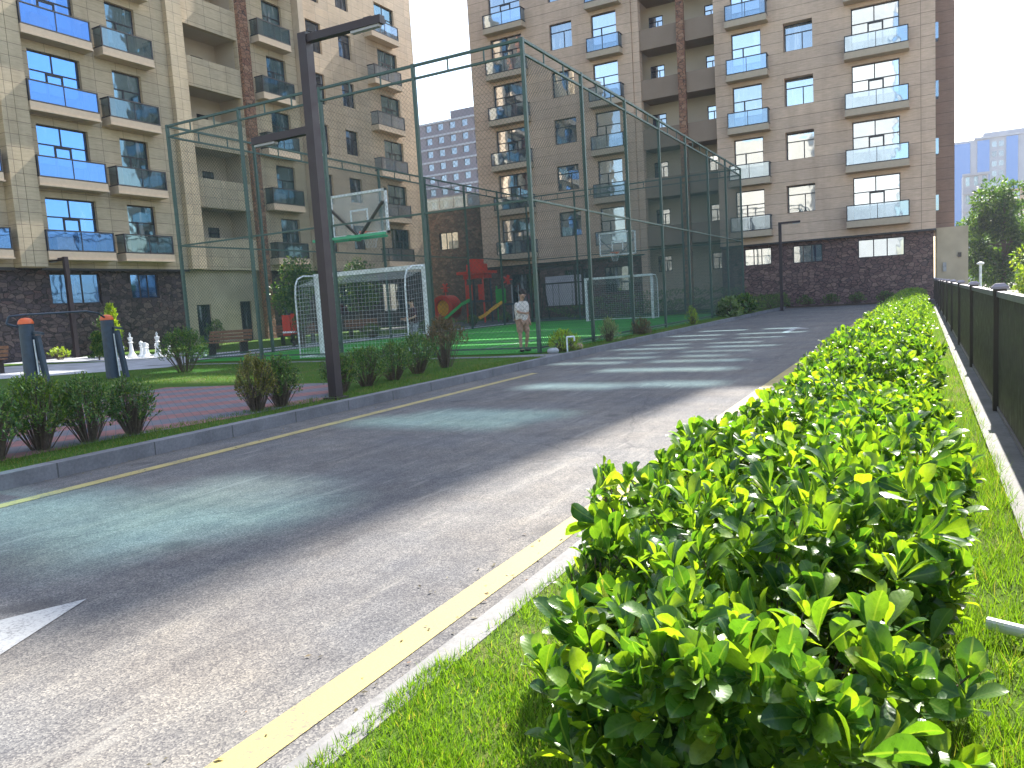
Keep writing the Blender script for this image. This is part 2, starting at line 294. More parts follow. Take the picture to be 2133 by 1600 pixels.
# ------------------------------------------------------------------ vector foliage
def instanced(name, tv, tf, P, X, Y, Z, material, parent=None, size=None, smooth=True, loc=(0,0,0)):
    """one mesh made of template (tv,tf) placed at P with axes X,Y,Z (n,3)"""
    n=len(P); k=len(tv); tv=np.asarray(tv,float)
    if size is None: size=np.ones(n)
    V=(P[:,None,:]+size[:,None,None]*(tv[None,:,0,None]*X[:,None,:]+tv[None,:,1,None]*Y[:,None,:]+tv[None,:,2,None]*Z[:,None,:])).reshape(-1,3)
    loops=np.concatenate([np.array(f) for f in tf]); ln=np.array([len(f) for f in tf]); nl=len(loops)
    LI=(loops[None,:]+(np.arange(n)*k)[:,None]).ravel()
    tot=np.tile(ln,n); start=np.concatenate([[0],np.cumsum(tot)[:-1]])
    me=bpy.data.meshes.new(name); me.vertices.add(n*k); me.vertices.foreach_set('co',V.ravel())
    me.loops.add(len(LI)); me.loops.foreach_set('vertex_index',LI.astype(np.int32))
    me.polygons.add(len(tot)); me.polygons.foreach_set('loop_start',start.astype(np.int32)); me.polygons.foreach_set('loop_total',tot.astype(np.int32))
    if smooth: me.polygons.foreach_set('use_smooth',np.ones(len(tot),bool))
    me.update(calc_edges=True); me.materials.append(material)
    uv=np.tile((tv[loops][:,:2]*np.array([1.,1.])+np.array([.5,0.])),(n,1)).astype(np.float32); me.uv_layers.new(name='UVMap').data.foreach_set('uv',uv.ravel())
    me.validate()
    return link(name,me,parent,loc)
def nrm(a): return a/np.maximum(np.linalg.norm(a,axis=-1,keepdims=True),1e-9)
# leaf template: x=width, y=along, z=normal ; obovate, folded on the midrib, tip bending down
LT=[];LF=[]
prof=[(0,.015,0),(.14,.03,.01),(.35,.14,.03),(.6,.225,.04),(.8,.22,.02),(.93,.135,-.02),(1.0,.0,-.06)]
for (y,w,z) in prof:
    LT+= [(-w,y,z+w*.32),(0,y,z),(w,y,z+w*.32)]
for i in range(len(prof)-1):
    a=i*3; LF+=[(a,a+1,a+4,a+3),(a+1,a+2,a+5,a+4)]
LT2=[(0,0,0),(-.22,.45,.05),(0,.5,0),(.22,.45,.05),(0,1,-.05)]; LF2=[(0,2,1),(0,3,2),(1,2,4),(2,3,4)]
QT=[(0,0,0),(-.3,.5,.05),(0,1,0),(.3,.5,.05)]; QF=[(0,3,2,1)]

def shoots_foliage(tips, dirs, leaves, lsize, slen, rng, spread=.9):
    """leaves arranged in spirals along the last part of each shoot"""
    n=len(tips); P=[];D=[];U=[];SZ=[]
    ref=nrm(np.cross(dirs,rng.normal(size=(n,3)))); oth=np.cross(dirs,ref)
    for j in range(leaves):
        t=j/max(1,leaves-1); ang=j*2.4+rng.uniform(-.4,.4,n)
        rad=np.cos(ang)[:,None]*ref+np.sin(ang)[:,None]*oth
        open_=(.22+1.0*t*spread)+rng.uniform(-.18,.18,n)   # t=0 at tip (upright) -> outer leaves spread
        d=nrm(np.cos(open_)[:,None]*dirs+np.sin(open_)[:,None]*rad)
        P.append(tips-dirs*(slen*t)[:,None] if hasattr(slen,'__len__') else tips-dirs*slen*t)
        D.append(d); u=nrm(np.cross(np.cross(d,rad),d)*-1+rng.normal(size=(n,3))*.18); 
        up=np.cos(open_)[:,None]*(-rad)+np.sin(open_)[:,None]*dirs
        U.append(nrm(up+rng.normal(size=(n,3))*.2)); SZ.append(lsize*(.5+.6*min(1,t*2.2))*rng.uniform(.6,1.2,n))
    P=np.concatenate(P);D=np.concatenate(D);U=np.concatenate(U);SZ=np.concatenate(SZ)
    Xa=nrm(np.cross(D,U)); U=np.cross(Xa,D); return P,Xa,D,U,SZ
def stems_mesh(name, bases, tips, r, parent, material=BARK):
    mb=MB()
    for a,b in zip(bases,tips):
        m=(Vector(a)+Vector(b))/2+Vector((0,0,.04)); mb.beam(a,m,r*2,n=3); mb.beam(m,b,r*1.3,n=3)
    return mb.build(name,material,parent)

def make_shrub(kind, seed, rx, ry, h, nshoots, leaves, lsize, material, slen=.13, stem_r=.004, bare=.0, box=False, tmpl=0, updir=.7, name='shrub', front=0.0):
    rng=np.random.default_rng(seed)
    root=empty(name)
    n=nshoots
    if box:   # clipped hedge section: rounded-box shell
        q=rng.uniform(0,1,n); x=rng.uniform(-1,1,n); y=rng.uniform(-1,1,n); side=q<.42
        sx=np.where(side,np.sign(x)*(1-.12*rng.uniform(0,1,n)),x*.95); zt=np.where(side,rng.uniform(.12,.92,n),1-.18*rng.uniform(0,1,n)**2)
        zt=zt-.14*np.abs(sx)**3*(~side)
        zt=zt+rng.normal(0,.045,n)+.09*np.sin(x*5+seed)*np.cos(y*4+seed*2)
        zt=np.clip(zt,.08,1.25); y=y*1.08
        inn=rng.uniform(0,1,n)<.3; sx=np.where(inn,sx*rng.uniform(.1,.85,n),sx); zt=np.where(inn,zt*rng.uniform(.35,.85,n),zt)
        fr=rng.uniform(0,1,n)<front; y=np.where(fr,-1.0-rng.uniform(-.12,.12,n)+.5*np.abs(sx)**3,y); zt=np.where(fr,rng.uniform(.1,1,n),zt)
        if front: corner=np.clip((-y-.3)/.9,0,1); sx=sx*(1-.28*corner**2)
        pts=np.stack([sx*rx*(.62+.38*np.clip(zt,0,1))+rng.normal(0,.035,n),y*ry,zt*h],1)
        inner=np.stack([pts[:,0]*.35,pts[:,1]*.6,pts[:,2]*.15],1)
        dirs=nrm(np.stack([sx*.9*side*~fr+sx*.25,np.where(fr,-.75,y*.1),np.full(n,updir)],1)+rng.normal(0,.28,(n,3)))
    else:
        th=rng.uniform(0,2*PI,n); u=rng.uniform(0,1,n)**.8; ph=np.arccos(np.clip(u,0,1))
        rr=rng.uniform(.25,1.0,n)**.5+.12*np.sin(th*3+seed)
        zc=np.cos(ph)
        pts=np.stack([np.sin(ph)*np.cos(th)*rx*rr,np.sin(ph)*np.sin(th)*ry*rr,(bare+(1-bare)*zc)*h*np.where(rr>.9,1,.93)],1)
        pts[:,0]*=np.where(zc<.3,1.0,1.0)
        inner=np.stack([pts[:,0]*.25,pts[:,1]*.25,np.full(n,.0)],1)
        dirs=nrm(nrm(pts-np.array([0,0,h*.3]))*.6+np.array([0,0,updir])+rng.normal(0,.3,(n,3)))
    P,Xa,D,U,SZ=shoots_foliage(pts,dirs,leaves,lsize,slen,rng)
    T,Fc=((LT,LF),(LT2,LF2),(QT,QF))[tmpl]
    k=P[:,2]>.02
    instanced('foliage',T,Fc,P[k],Xa[k],D[k],U[k],material,root,SZ[k])
    sel=rng.permutation(n)[:min(n,70)]
    stems_mesh('stems',inner[sel],pts[sel],stem_r,root)
    return root

# ------------------------------------------------------------------ ground and road
def sheet(name, poly, z, material, kind='structure', **k):
    mb=MB(); mb.face([(x,y,z) for x,y in poly]); o=mb.build(name,material); tag(o,kind=kind,**k); return o
def area(poly): return sum(a[0]*b[1]-b[0]*a[1] for a,b in zip(poly,poly[1:]+poly[:1]))
def ccw(p): return p if area(p)>0 else p[::-1]
sheet('ground',[(-1500,-1500),(1500,-1500),(1500,1500),(-1500,1500)],-.06,m_noisy('far_ground',(.14,.13,.10),(.2,.19,.15),.05,.95))
sheet('road',[(-6.88,-8),(-1.62,-8),(-1.62,46.2),(-6.88,46.2)],0,ASPH)
tag((lambda mb:(mb.face([(-6.34,-8,.004),(-6.2,-8,.004),(-6.2,12.5,.004),(-6.34,12.5,.004)]),mb.build('yellow_line',YEL))[1])(MB()),kind='structure')
tag((lambda mb:(mb.face([(-1.885,-8,.004),(-1.735,-8,.004),(-1.735,46,.004),(-1.885,46,.004)]),mb.build('yellow_line',YEL))[1])(MB()),kind='structure')
def arrow(name,x,y,k,label):
    mb=MB(); mb.face([(x-.45*k,y-.95*k,.004),(x+.45*k,y-.95*k,.004),(x,y,.004)]); mb.face([(x-.09*k,y-2.6*k,.004),(x+.09*k,y-2.6*k,.004),(x+.09*k,y-.95*k,.004),(x-.09*k,y-.95*k,.004)])
    o=mb.build(name,WHT); tag(o,kind='structure'); return o
arrow('road_arrow',-3.62,2.17,1,''); arrow('road_arrow',-3.4,25.2,1,'')
mb=MB(); mb.box(-7.04,-6.88,-8,15.4,-.05,.135); mb.box(-7.04,-6.88,15.4,46.2,-.05,.13); o=mb.build('kerb',KERB); tag(o,kind='structure')
mod=o.modifiers.new('bev','BEVEL'); mod.width=.015; mod.segments=2
mb=MB(); mb.box(-1.62,-1.5,-8,46.2,-.05,.035); tag(mb.build('kerb',CONC),kind='structure')
sheet('plaza',[(-90,-30),(-7.04,-30),(-7.04,60),(-90,60)],.115,LAWN)
sheet('verge',[(-1.5,-8),(.42,-8),(.42,48.9),(-1.5,48.9)],.03,VERGE)
mb=MB(); mb.box(.42,.72,-8,48.9,-.05,.06); tag(mb.build('fence_footing',CONC),kind='structure')
sheet('pavement',[(-7.04,46.2),(-1.5,46.2),(-1.5,49.3),(-7.04,49.3)],.02,SOIL)
sheet('paved_court',ccw([(-7.72,-4),(-7.72,5),(-7.45,6.77),(-7.45,8.3),(-9.1,10.15),(-12.66,9.6),(-11.6,6),(-10.5,-4)]),.121,PAV)
mb=MB()
low=[(0,792),(75,785),(200,773),(350,765),(440,752),(535,745),(660,738)]
plow=[(-22.1,11.4),(-21.0,12.0),(-19.6,13.2),(-18.45,14.1),(-20.2,16.6),(-20.1,17.6),(-20.2,20),(-20.4,24),(-20.4,30),(-20.4,47)]
pup=[(-30.5,15.4),(-29.0,16.2),(-24.5,17.0),(-23.9,18.6),(-23.3,20.2),(-22.9,21.6),(-22.8,23),(-22.6,26),(-22.6,31),(-22.6,47)]
for i in range(len(plow)-1): mb.face([(*plow[i],.121),(*pup[i],.121),(*pup[i+1],.121),(*plow[i+1],.121)][::-1])
mb.face([(-40,11.4,.121),(-22.1,11.4,.121),(-30.5,15.4,.121),(-40,15.4,.121)])
tag(mb.build('path',PATH),kind='structure')
sheet('path',ccw([(-20.4,14.72),(-7.04,14.72),(-7.04,15.6),(-8.6,15.1),(-20.4,15.0)]),.122,CONC)
sheet('path',ccw([(-40,17.3),(-27.2,17.3),(-24.6,17.1),(-24.2,20.8),(-27,20.6),(-40,20.4)]),.12,PATH)
sheet('artificial_turf',[(-19.7,15.75),(-7.75,15.75),(-7.75,39.2),(-19.7,39.2)],.126,TURF)
mb=MB()
def ln(x0,x1,y0,y1): mb.face([(x0,y0,.131),(x1,y0,.131),(x1,y1,.131),(x0,y1,.131)])
ln(-19.2,-8.2,17.2,17.29); ln(-19.2,-8.2,37.2,37.29); ln(-8.2,-8.12,17.2,37.29); ln(-19.28,-19.2,17.2,37.29); ln(-19.2,-8.2,27.4,27.49)
ln(-17,-10.4,20.7,20.78); ln(-10.4,-10.32,17.29,20.78); ln(-17,-16.92,17.29,20.7)
tag(mb.build('pitch_marking',WHT),kind='structure')
sheet('playground_floor',ccw([(-31.8,38),(-22.7,38),(-16.5,41.5),(-16.5,47.8),(-31.8,47.8)]),.123,m_noisy('rubber_floor',(.05,.06,.06),(.09,.09,.09),6,.9))

# grass
BT=[(-.5,0,0),(.5,0,0),(-.32,.55,.06),(.32,.55,.06),(0,1,.25)]; BF=[(0,1,3,2),(2,3,4)]
def grass(name, regions, hgt, w, material, z, kind='stuff', label='', seed=3):
    rng=np.random.default_rng(seed); PP=[];HH=[]
    for (x0,x1,y0,y1,dens,hm) in regions:
        n=int((x1-x0)*(y1-y0)*dens); p=np.stack([rng.uniform(x0,x1,n),rng.uniform(y0,y1,n)],1)
        c=np.sin(p[:,0]*9+np.sin(p[:,1]*7))*np.cos(p[:,1]*8+np.sin(p[:,0]*5))
        keep=rng.uniform(0,1,n)<.66+.34*c
        p=p[keep]; PP.append(p); HH.append(hm*hgt*rng.uniform(.45,1.25,len(p))*(1+.25*c[keep]))
    p=np.concatenate(PP); hh=np.concatenate(HH); n=len(p)
    P=np.column_stack([p,np.full(n,z)]); D=nrm(np.column_stack([rng.normal(0,.38,n),rng.normal(0,.38,n),np.ones(n)]))
    a=rng.uniform(0,2*PI,n); X=nrm(np.cross(D,np.column_stack([np.cos(a),np.sin(a),np.zeros(n)]))); Z=np.cross(X,D)
    ww=w*rng.uniform(.7,1.3,n)
    T=np.array(BT); V=(P[:,None,:]+T[None,:,0,None]*X[:,None,:]*ww[:,None,None]+T[None,:,1,None]*D[:,None,:]*hh[:,None,None]+T[None,:,2,None]*Z[:,None,:]*hh[:,None,None])
    # reuse instanced with unit axes by passing scaled axes
    o=instanced(name,BT,BF,P,X*ww[:,None],D*hh[:,None],Z*hh[:,None],material)
    tag(o,label,'grass',kind=kind); return o
grass('grass',[(-1.56,-.6,.6,2.2,28000,1),(-1.53,-.8,2.2,4.5,9000,1.1),(-1.53,-.8,4.5,10,2500,1.3),(-1.53,-.8,10,30,700,1.4),
      (-.1,.46,.8,2.5,9000,1.8),(-.1,.45,2.5,6,7000,2.2),(-.1,.45,6,12,2600,2.2),(-.1,.45,12,40,900,2.2)],.042,.0035,BLADE,.03,label='sunlit green grass growing along both sides of the clipped hedge')
grass('grass',[(-7.75,-7.04,1,6,2500,1),(-7.75,-7.04,6,14.7,1500,1.1),(-7.75,-6.98+.0,15.7,46,500,1.6),(-18,-7.8,10.2,14.7,260,1.3),(-23,-13,4,10.5,160,1.5),(-18,-9.3,10.2,11.2,300,1)],.05,.005,LBLADE,.115,label='patchy lawn of short grass behind the grey kerb on the left',seed=5)

def litter(name,n,xr,yr,z,sz,m,label,seed):
    rng=np.random.default_rng(seed); P=np.column_stack([xr[0]+(xr[1]-xr[0])*rng.uniform(0,1,n)**2,rng.uniform(*yr,n),np.full(n,z)])
    a=rng.uniform(0,2*PI,n); D=nrm(np.column_stack([np.cos(a),np.sin(a),rng.normal(0,.12,n)])); X=nrm(np.cross(D,np.column_stack([rng.normal(0,.2,n),rng.normal(0,.2,n),np.ones(n)]))); Z=np.cross(X,D)
    return tag(instanced(name,LT2,LF2,P,X,D,Z,m,None,sz*rng.uniform(.4,1.3,n)),label,'leaf litter',kind='stuff')
litter('fallen_leaves',260,(-6.86,-6.2),(2,24),.008,.035,RUST,'scattered dry fallen leaves and grit along the foot of the grey kerb',91)
litter('fallen_leaves',170,(-1.64,-2.1),(.8,9),.008,.03,RUST,'sparse dry leaf bits on the asphalt beside the pale kerb of the hedge',92)
# ------------------------------------------------------------------ hedge
HG='clipped hedge shrubs in the row beside the road'
HV=[make_shrub('hedge',20+i,.5,.46,.64,330,11,.086,HEDGE,slen=.085,stem_r=.0035,box=True,tmpl=0,name='hedge_shrub') for i in range(4)]
FV=[make_shrub('hedge',40+i,.52,.46,.65,340,8,.078,HEDGE,slen=.08,stem_r=.0035,box=True,tmpl=1,name='hedge_shrub') for i in range(3)]
H0=make_shrub('hedge',33,.42,.44,.60,330,10,.093,HEDGE,slen=.10,stem_r=.0035,box=True,tmpl=0,name='hedge_shrub',front=.36)
HL='leafy green hedge shrub in the unbroken clipped row between road and fence'
rr=random.Random(5)
H0.location=(-.36,1.82,.03); tag(H0,'nearest hedge shrub, with big glossy dark green leaves at the bottom of the picture','shrub',HG)
used=set(); y=2.5; i=0
while y<47.5:
    pool=HV if y<11 else FV
    src=pool[i%len(pool)]
    o=src if src.name not in used else copy_tree(src)
    used.add(src.name)
    o.location=(-.41+rr.uniform(-.03,.03),y,.03); o.rotation_euler=(0,0,rr.choice([0,PI])); o.scale=(rr.uniform(.95,1.08),1.05,rr.uniform(.92,1.1))
    tag(o,HL,'shrub',HG)
    y+=.84; i+=1
# loose shrubs sticking out of the hedge line towards the road
def loose(seed,x,y,h,label,rx=.2,n=34):
    o=make_shrub('loose',seed,rx,rx,h,n,12,.08,HEDGE,slen=.2,stem_r=.005,tmpl=0,updir=1.0,name='hedge_shrub')
    o.location=(x,y,.03); tag(o,label,'shrub',HG)
loose(61,-.84,1.98,.62,'dark green leafy shrub leaning out of the hedge end towards the yellow line',.17)
loose(62,-.99,2.55,.84,'tall upright green shoot standing apart beside the pale kerb',.12,16)
loose(63,-.93,3.4,.7,'dark bushy shrub at the hedge edge just behind the tall upright shoot',.2)
loose(64,-.74,2.35,.45,'low dark leafy shrub between the leaning shrub and the tall upright shoot',.16,20)

# ------------------------------------------------------------------ right fence
FY=[4.3+3.9*k for k in range(-2,12)]
froot=empty('metal_fence',(.62,0,0)); tag(froot,'long dark brown sheet metal fence with capped posts along the right edge','fence')
for a,b in zip(FY[:-1],FY[1:]):
    pb=MB(); y0,y1=a+.05,b-.05; n=int((y1-y0)/.19)
    for k in range(n):
        c0=y0+(y1-y0)*k/n; c1=y0+(y1-y0)*(k+1)/n
        pb.box(-.012,.012,c0+.004,c1-.004,.11,1.1)
        pb.box(-.004,.004,c1-.004,c1+.004,.11,1.1)
    pb.build('fence_panel',FENCE,froot)
    rb=MB(); rb.box(-.03,.03,y0,y1,1.1,1.15); rb.box(-.02,.02,y0,y1,.07,.105); rb.build('rail',CAPM,froot)
for yy in FY:
    pb=MB(); pb.box(-.05,.05,yy-.05,yy+.05,.055,1.17); p=pb.build('post',FENCE,froot)
    cb=MB(); cb.box(-.066,.066,yy-.066,yy+.066,1.17,1.19); 
    top=[(-.066,yy-.066,1.19),(.066,yy-.066,1.19),(.066,yy+.066,1.19),(-.066,yy+.066,1.19)]; t2=[(-.035,yy-.035,1.22),(.035,yy-.035,1.22),(.035,yy+.035,1.22),(-.035,yy+.035,1.22)]
    for k in range(4): cb.face([top[k],top[(k+1)%4],t2[(k+1)%4],t2[k]])
    cb.face(t2); cb.build('post_cap',CAPM,p)
mb=MB(); mb.tube([(.2,3.05,.09),(.62,2.9,.085)],.022,12); tag(mb.build('pipe',WHITE),'white plastic pipe lying in the grass beside the hedge','pipe')

# ------------------------------------------------------------------ sports cage
cage=empty('sports_cage',(0,0,.12)); tag(cage,'tall green steel sports cage with wire mesh around the pitch','cage')
CX0,CX1,CY0,CY1,CH_=-19.6,-7.8,15.85,39.15,6.98
def post(x,y): b=MB(); b.box(x-.04,x+.04,y-.04,y+.04,0,CH_+.04); return b.build('post',GREEN,cage)
nx,ny=4,7; xs=[CX0+(CX1-CX0)*i/nx for i in range(nx+1)]; ys=[CY0+(CY1-CY0)*i/ny for i in range(ny+1)]
for x in xs: post(x,CY0); post(x,CY1)
for yv in ys[1:-1]: post(CX0,yv); post(CX1,yv)
def railset(a,b,n):
    a=Vector(a);b=Vector(b)
    for z,w in ((CH_,.06),(CH_-.3,.05),(CH_*.5,.045),(.12,.04)):
        r=MB(); r.beam((a.x,a.y,z),(b.x,b.y,z),w); 
        if z==CH_:
            for k in range(1,n*3):
                p=a+(b-a)*(k/(n*3)); r.beam((p.x,p.y,CH_-.3),(p.x,p.y,CH_),.03)
        r.build('rail',GREEN,cage)
railset((CX0,CY0,0),(CX1,CY0,0),nx); railset((CX0,CY1,0),(CX1,CY1,0),nx); railset((CX0,CY0,0),(CX0,CY1,0),ny); railset((CX1,CY0,0),(CX1,CY1,0),ny)
mb=MB()
for x,yv in ((xs[0],ys[0]),(xs[-1],ys[0]),(xs[0],ys[-1]),(xs[-1],ys[-1])):
    pass
def wire_panel(w,h,pitch,t):
    """chain link diamonds clipped to w x h in the local xz plane"""
    b=MB(); c=-h
    def strip(p,q):
        b.face([(p[0]-t,0,p[1]),(p[0]+t,0,p[1]),(q[0]+t,0,q[1]),(q[0]-t,0,q[1])]); b.face([(p[0],-t,p[1]),(p[0],t,p[1]),(q[0],t,q[1]),(q[0],-t,q[1])])
    while c<w:
        for s in (1,-1):
            x0,x1=max(0,c),min(w,c+h)
            if x1-x0>.02:
                p=(x0,x0-c); q=(x1,x1-c)
                if s<0: p=(w-p[0],p[1]); q=(w-q[0],q[1])
                strip(p,q)
        c+=pitch
    return b
wp=wire_panel(xs[1]-xs[0],CH_-.35,.11,.0034).build('wire_mesh',WIRE,cage); wq=wire_panel(ys[1]-ys[0],CH_-.35,.11,.0045).build('wire_mesh',WIRE,cage)
first=True
for yv in (CY0,CY1):
    for x in xs[:-1]:
        o=wp if first else wp.copy()
        if not first: COL.objects.link(o)
        first=False; o.location=(x,yv,.02)
first=True
for x in (CX0,CX1):
    for yv in ys[:-1]:
        o=wq if first else wq.copy()
        if not first: COL.objects.link(o)
        first=False; o.location=(x,yv,.02); o.rotation_euler=(0,0,PI/2)

def net_strip(b,p,q,t=.0024):
    p=Vector(p);q=Vector(q); d=(q-p).normalized(); u=d.cross(Vector((.3,1,.2))).normalized()*t; v=d.cross(u).normalized()*t
    b.face([p-u,p+u,q+u,q-u]); b.face([p-v,p+v,q+v,q-v])
def grid_net(b,A,B,C,D,n,m):
    A,B,C,D=map(Vector,(A,B,C,D))
    for i in range(n+1):
        t=i/n; net_strip(b,A.lerp(B,t),D.lerp(C,t))
    for j in range(m+1):
        t=j/m; net_strip(b,A.lerp(D,t),B.lerp(C,t))
def goal(loc, rz, W, H, D, label, net=True, r=.055):
    g=empty('football_goal',loc,rz); tag(g,label,'goal')
    for s in (0,1):
        b=MB(); b.box(s*W-r,s*W+r,-r,r,0,H); b.build('post',WHITE,g)
    b=MB(); b.box(-r,W+r,-r,r,H,H+2*r); b.build('crossbar',WHITE,g)
    for s in (0,1):
        b=MB(); x=s*W
        pts=[(x,r,H+r),(x,D*.6,H+r),(x,D*.85,H-.03),(x,D*.95,H-.2),(x,D,H-.5),(x,D,.0)]
        b.tube(pts,.022,8); b.tube([(x,0.05,.03),(x,D,.03)],.02,6); b.build('side_frame',WHITE,g)
    b=MB(); b.tube([(0,D,.03),(W,D,.03)],.02,6); b.build('ground_bar',WHITE,g)
    if net:
        b=MB(); grid_net(b,(0,D,.03),(W,D,.03),(W,D*.95,H-.25),(0,D*.95,H-.25),int(W/.12),int(H/.12)); grid_net(b,(0,D*.95,H-.25),(W,D*.95,H-.25),(W,0,H),(0,0,H),int(W/.12),8)
        grid_net(b,(0,0,.03),(0,D,.03),(0,D*.93,H-.1),(0,0,H),8,int(H/.12)); grid_net(b,(W,0,.03),(W,D,.03),(W,D*.93,H-.1),(W,0,H),8,int(H/.12))
        b.build('net',NETM,g)
    return g
goal((-11.6,16.95,.13),PI,3.75,2.22,.92,'near white football goal with a net, seen from behind through the mesh',r=.06)
goal((-15.0,36.2,.13),0,3.45,2.06,.9,'far white football goal at the other end of the pitch')
def hoop(loc, rz, ring, frame, label, boxm):
    h=empty('basketball_hoop',loc,rz); tag(h,label,'basketball hoop')
    # board faces local +y, board bottom at z=3.2
    b=MB()
    for x0,x1,z0,z1 in ((-.95,.95,4.28,4.34),(-.95,.95,3.2,3.26),(-.95,-.89,3.2,4.34),(.89,.95,3.2,4.34)): b.box(x0,x1,-.02,.03,z0,z1)
    b.build('board_frame',frame,h)
    m=bpy.data.materials.get('clear_board') or mat('clear_board',(.75,.8,.8),.08)
    m.node_tree.nodes['Principled BSDF'].inputs['Alpha'].default_value=.14
    b=MB(); b.box(-.89,.89,-.005,.005,3.26,4.28); b.build('board',m,h)
    b=MB()
    for x0,x1,z0,z1 in ((-.3,.3,3.85,3.9),(-.3,-.25,3.42,3.85),(.25,.3,3.42,3.85)): b.box(x0,x1,.008,.016,z0,z1)
    b.build('target_square',WHITE,h)
    b=MB(); c=(0,.42,3.32); K=20
    pts=[(c[0]+.23*math.cos(2*PI*k/K),c[1]+.23*math.sin(2*PI*k/K),c[2]) for k in range(K+1)]; b.tube(pts,.012,6); b.box(-.06,.06,.03,.2,3.27,3.33); rg=b.build('ring',ring,h)
    b=MB()
    for k in range(12):
        a0=2*PI*k/12
        for s in (1,-1):
            a1=a0+s*2*PI/12; net_strip(b,(c[0]+.23*math.cos(a0),c[1]+.23*math.sin(a0),c[2]),(c[0]+.13*math.cos(a1),c[1]+.13*math.sin(a1),c[2]-.42))
    b.build('hoop_net',NETM,rg)
    b=MB()
    b.beam((-.92,-.05,3.12),(.92,-.05,3.12),.055,.055); b.beam((0,-.05,3.12),(0,-.5,3.14),.12,.12); b.beam((-1.2,-.5,3.14),(1.2,-.5,3.14),.07,.07); b.build('support',boxm,h); b=MB(); b.beam((0,-.05,3.16),(-.9,-.1,4.0),.06,.06); b.beam((0,-.05,3.16),(.9,-.1,4.0),.06,.06); b.build('brace',BLACK,h)
    return h
hoop((-13.15,16.35,.12),0,ORANGE,WHITE,'near basketball backboard on a green bracket above the netted goal',plastic('bright_green_steel',(.03,.3,.14)))
hoop((-13.25,36.3,.12),PI,ORANGE,WHITE,'far basketball backboard with an orange ring above the far goal',GREEN)

# ------------------------------------------------------------------ lamps
def lamp(name,loc,H,w,arms,label,mt=LAMPM,rz=0,scale=1):
    l=empty(name,loc,rz); tag(l,label,'street lamp','street lamps with square posts')
    b=MB(); b.box(-w/2,w/2,-w/2,w/2,0,H); b.build('post',mt,l)
    b=MB(); b.box(-w*.9,w*.9,-w*.9,w*.9,0,.03); b.build('base_plate',mt,l)
    for (z,d,ln_,dz) in arms:
        b=MB(); s=1 if d>0 else -1; t=w*.72
        a=(s*w/2,0,z); e=(s*ln_,0,z+dz); b.beam(a,e,t,t); ar=b.build('arm',mt,l)
        b=MB(); hx0,hx1=sorted((s*ln_*.62,s*ln_*.97)); b.box(hx0,hx1,-t*.35,t*.35,z+dz*.8-t*.5-.035,z+dz*.8-t*.5-.003); b.build('light_panel',GREY,ar)
    return l
lamp('street_lamp',(-7.33,8.28,.115),4.98,.14,[(4.9,1,1.3,-.02),(3.72,-1,1.12,.0)],'tall dark brown lamp post with two arms, standing closest by the kerb')
lamp('street_lamp',(-31.9,20,.115),4.28,.17,[(4.2,-1,1.05,0)],'small dark lamp post with one arm before the left stone wall')
lamp('street_lamp',(-6.45,42,.02),4.55,.14,[(4.5,1,1.0,0)],'distant dark lamp post with one arm near the end of the road',rz=0)

# ------------------------------------------------------------------ buildings
def wall_bm(u0,u1,z0,z1,openings,depth=.25,y=0,backing=True):
    b=MB(); us=sorted({u0,u1,*[o[0] for o in openings],*[o[1] for o in openings]}); us=[u for u in us if u0<=u<=u1]
    for a,c in zip(us[:-1],us[1:]):
        m=(a+c)/2; cuts=sorted([(o[2],o[3]) for o in openings if o[0]<m<o[1]]); z=z0
        for (p,q) in cuts:
            if p>z: b.face([(a,y,z),(c,y,z),(c,y,p),(a,y,p)])
            z=max(z,q)
        if z<z1: b.face([(a,y,z),(c,y,z),(c,y,z1),(a,y,z1)])
    for (a,c,p,q) in openings:
        b.face([(a,y,p),(a,y,q),(a,y+depth,q),(a,y+depth,p)]); b.face([(c,y,p),(c,y+depth,p),(c,y+depth,q),(c,y,q)])
        b.face([(a,y,q),(c,y,q),(c,y+depth,q),(a,y+depth,q)]); b.face([(a,y,p),(a,y+depth,p),(c,y+depth,p),(c,y,p)])
    return b
WT={}
def window(parent,u,z,w,h,style,y=.14,glass=WG):
    """frame with its pane as a child; style: wide, narrow, two, small"""
    key=(round(w,2),round(h,2),style,glass.name)
    if key not in WT:
        f=.055; b=MB()
        def bar(x0,x1,z0,z1,d=.03): b.box(x0,x1,-d,.03,z0,z1)
        bar(0,w,0,f); bar(0,w,h-f,h); bar(0,f,f,h-f); bar(w-f,w,f,h-f)
        if style=='wide':
            t=h*.64; bar(f,w-f,t,t+f,.028); bar(w*.47,w*.47+f,t+f,h-f,.026)
            bar(w*.34,w*.34+f*1.5,f,t,.026); bar(w*.64,w*.64+f*1.5,f,t,.026); bar(w*.34+f*1.5,w*.64,t-.08,t,.024)
        elif style=='narrow':
            t=h*.64; bar(f,w-f,t,t+f,.028); bar(w*.36,w*.36+f*1.4,f,t,.026)
        elif style=='two':
            t=h*.66; bar(f,w-f,t,t+f,.028); bar(w*.6,w*.6+f,f,t,.026)
        elif style=='low':
            bar(w*.33,w*.33+f,f,h-f,.026); bar(w*.62,w*.62+f,f,h-f,.026)
        elif style=='bars':
            for k in range(1,5): bar(w*k/5,w*k/5+.02,f,h-f,.02)
        me=b.build('window',FRAME); g=MB(); g.face([(f*.5,.0,f*.5),(w-f*.5,.0,f*.5),(w-f*.5,.0,h-f*.5),(f*.5,.0,h-f*.5)]); gp=g.build('pane',glass,me)
        WT[key]=(me.data,gp.data); bpy.data.objects.remove(gp); bpy.data.objects.remove(me)
    md,gd=WT[key]
    o=link('window',md,parent,(u,y,z)); link('pane',gd,o); return o
BT_={}
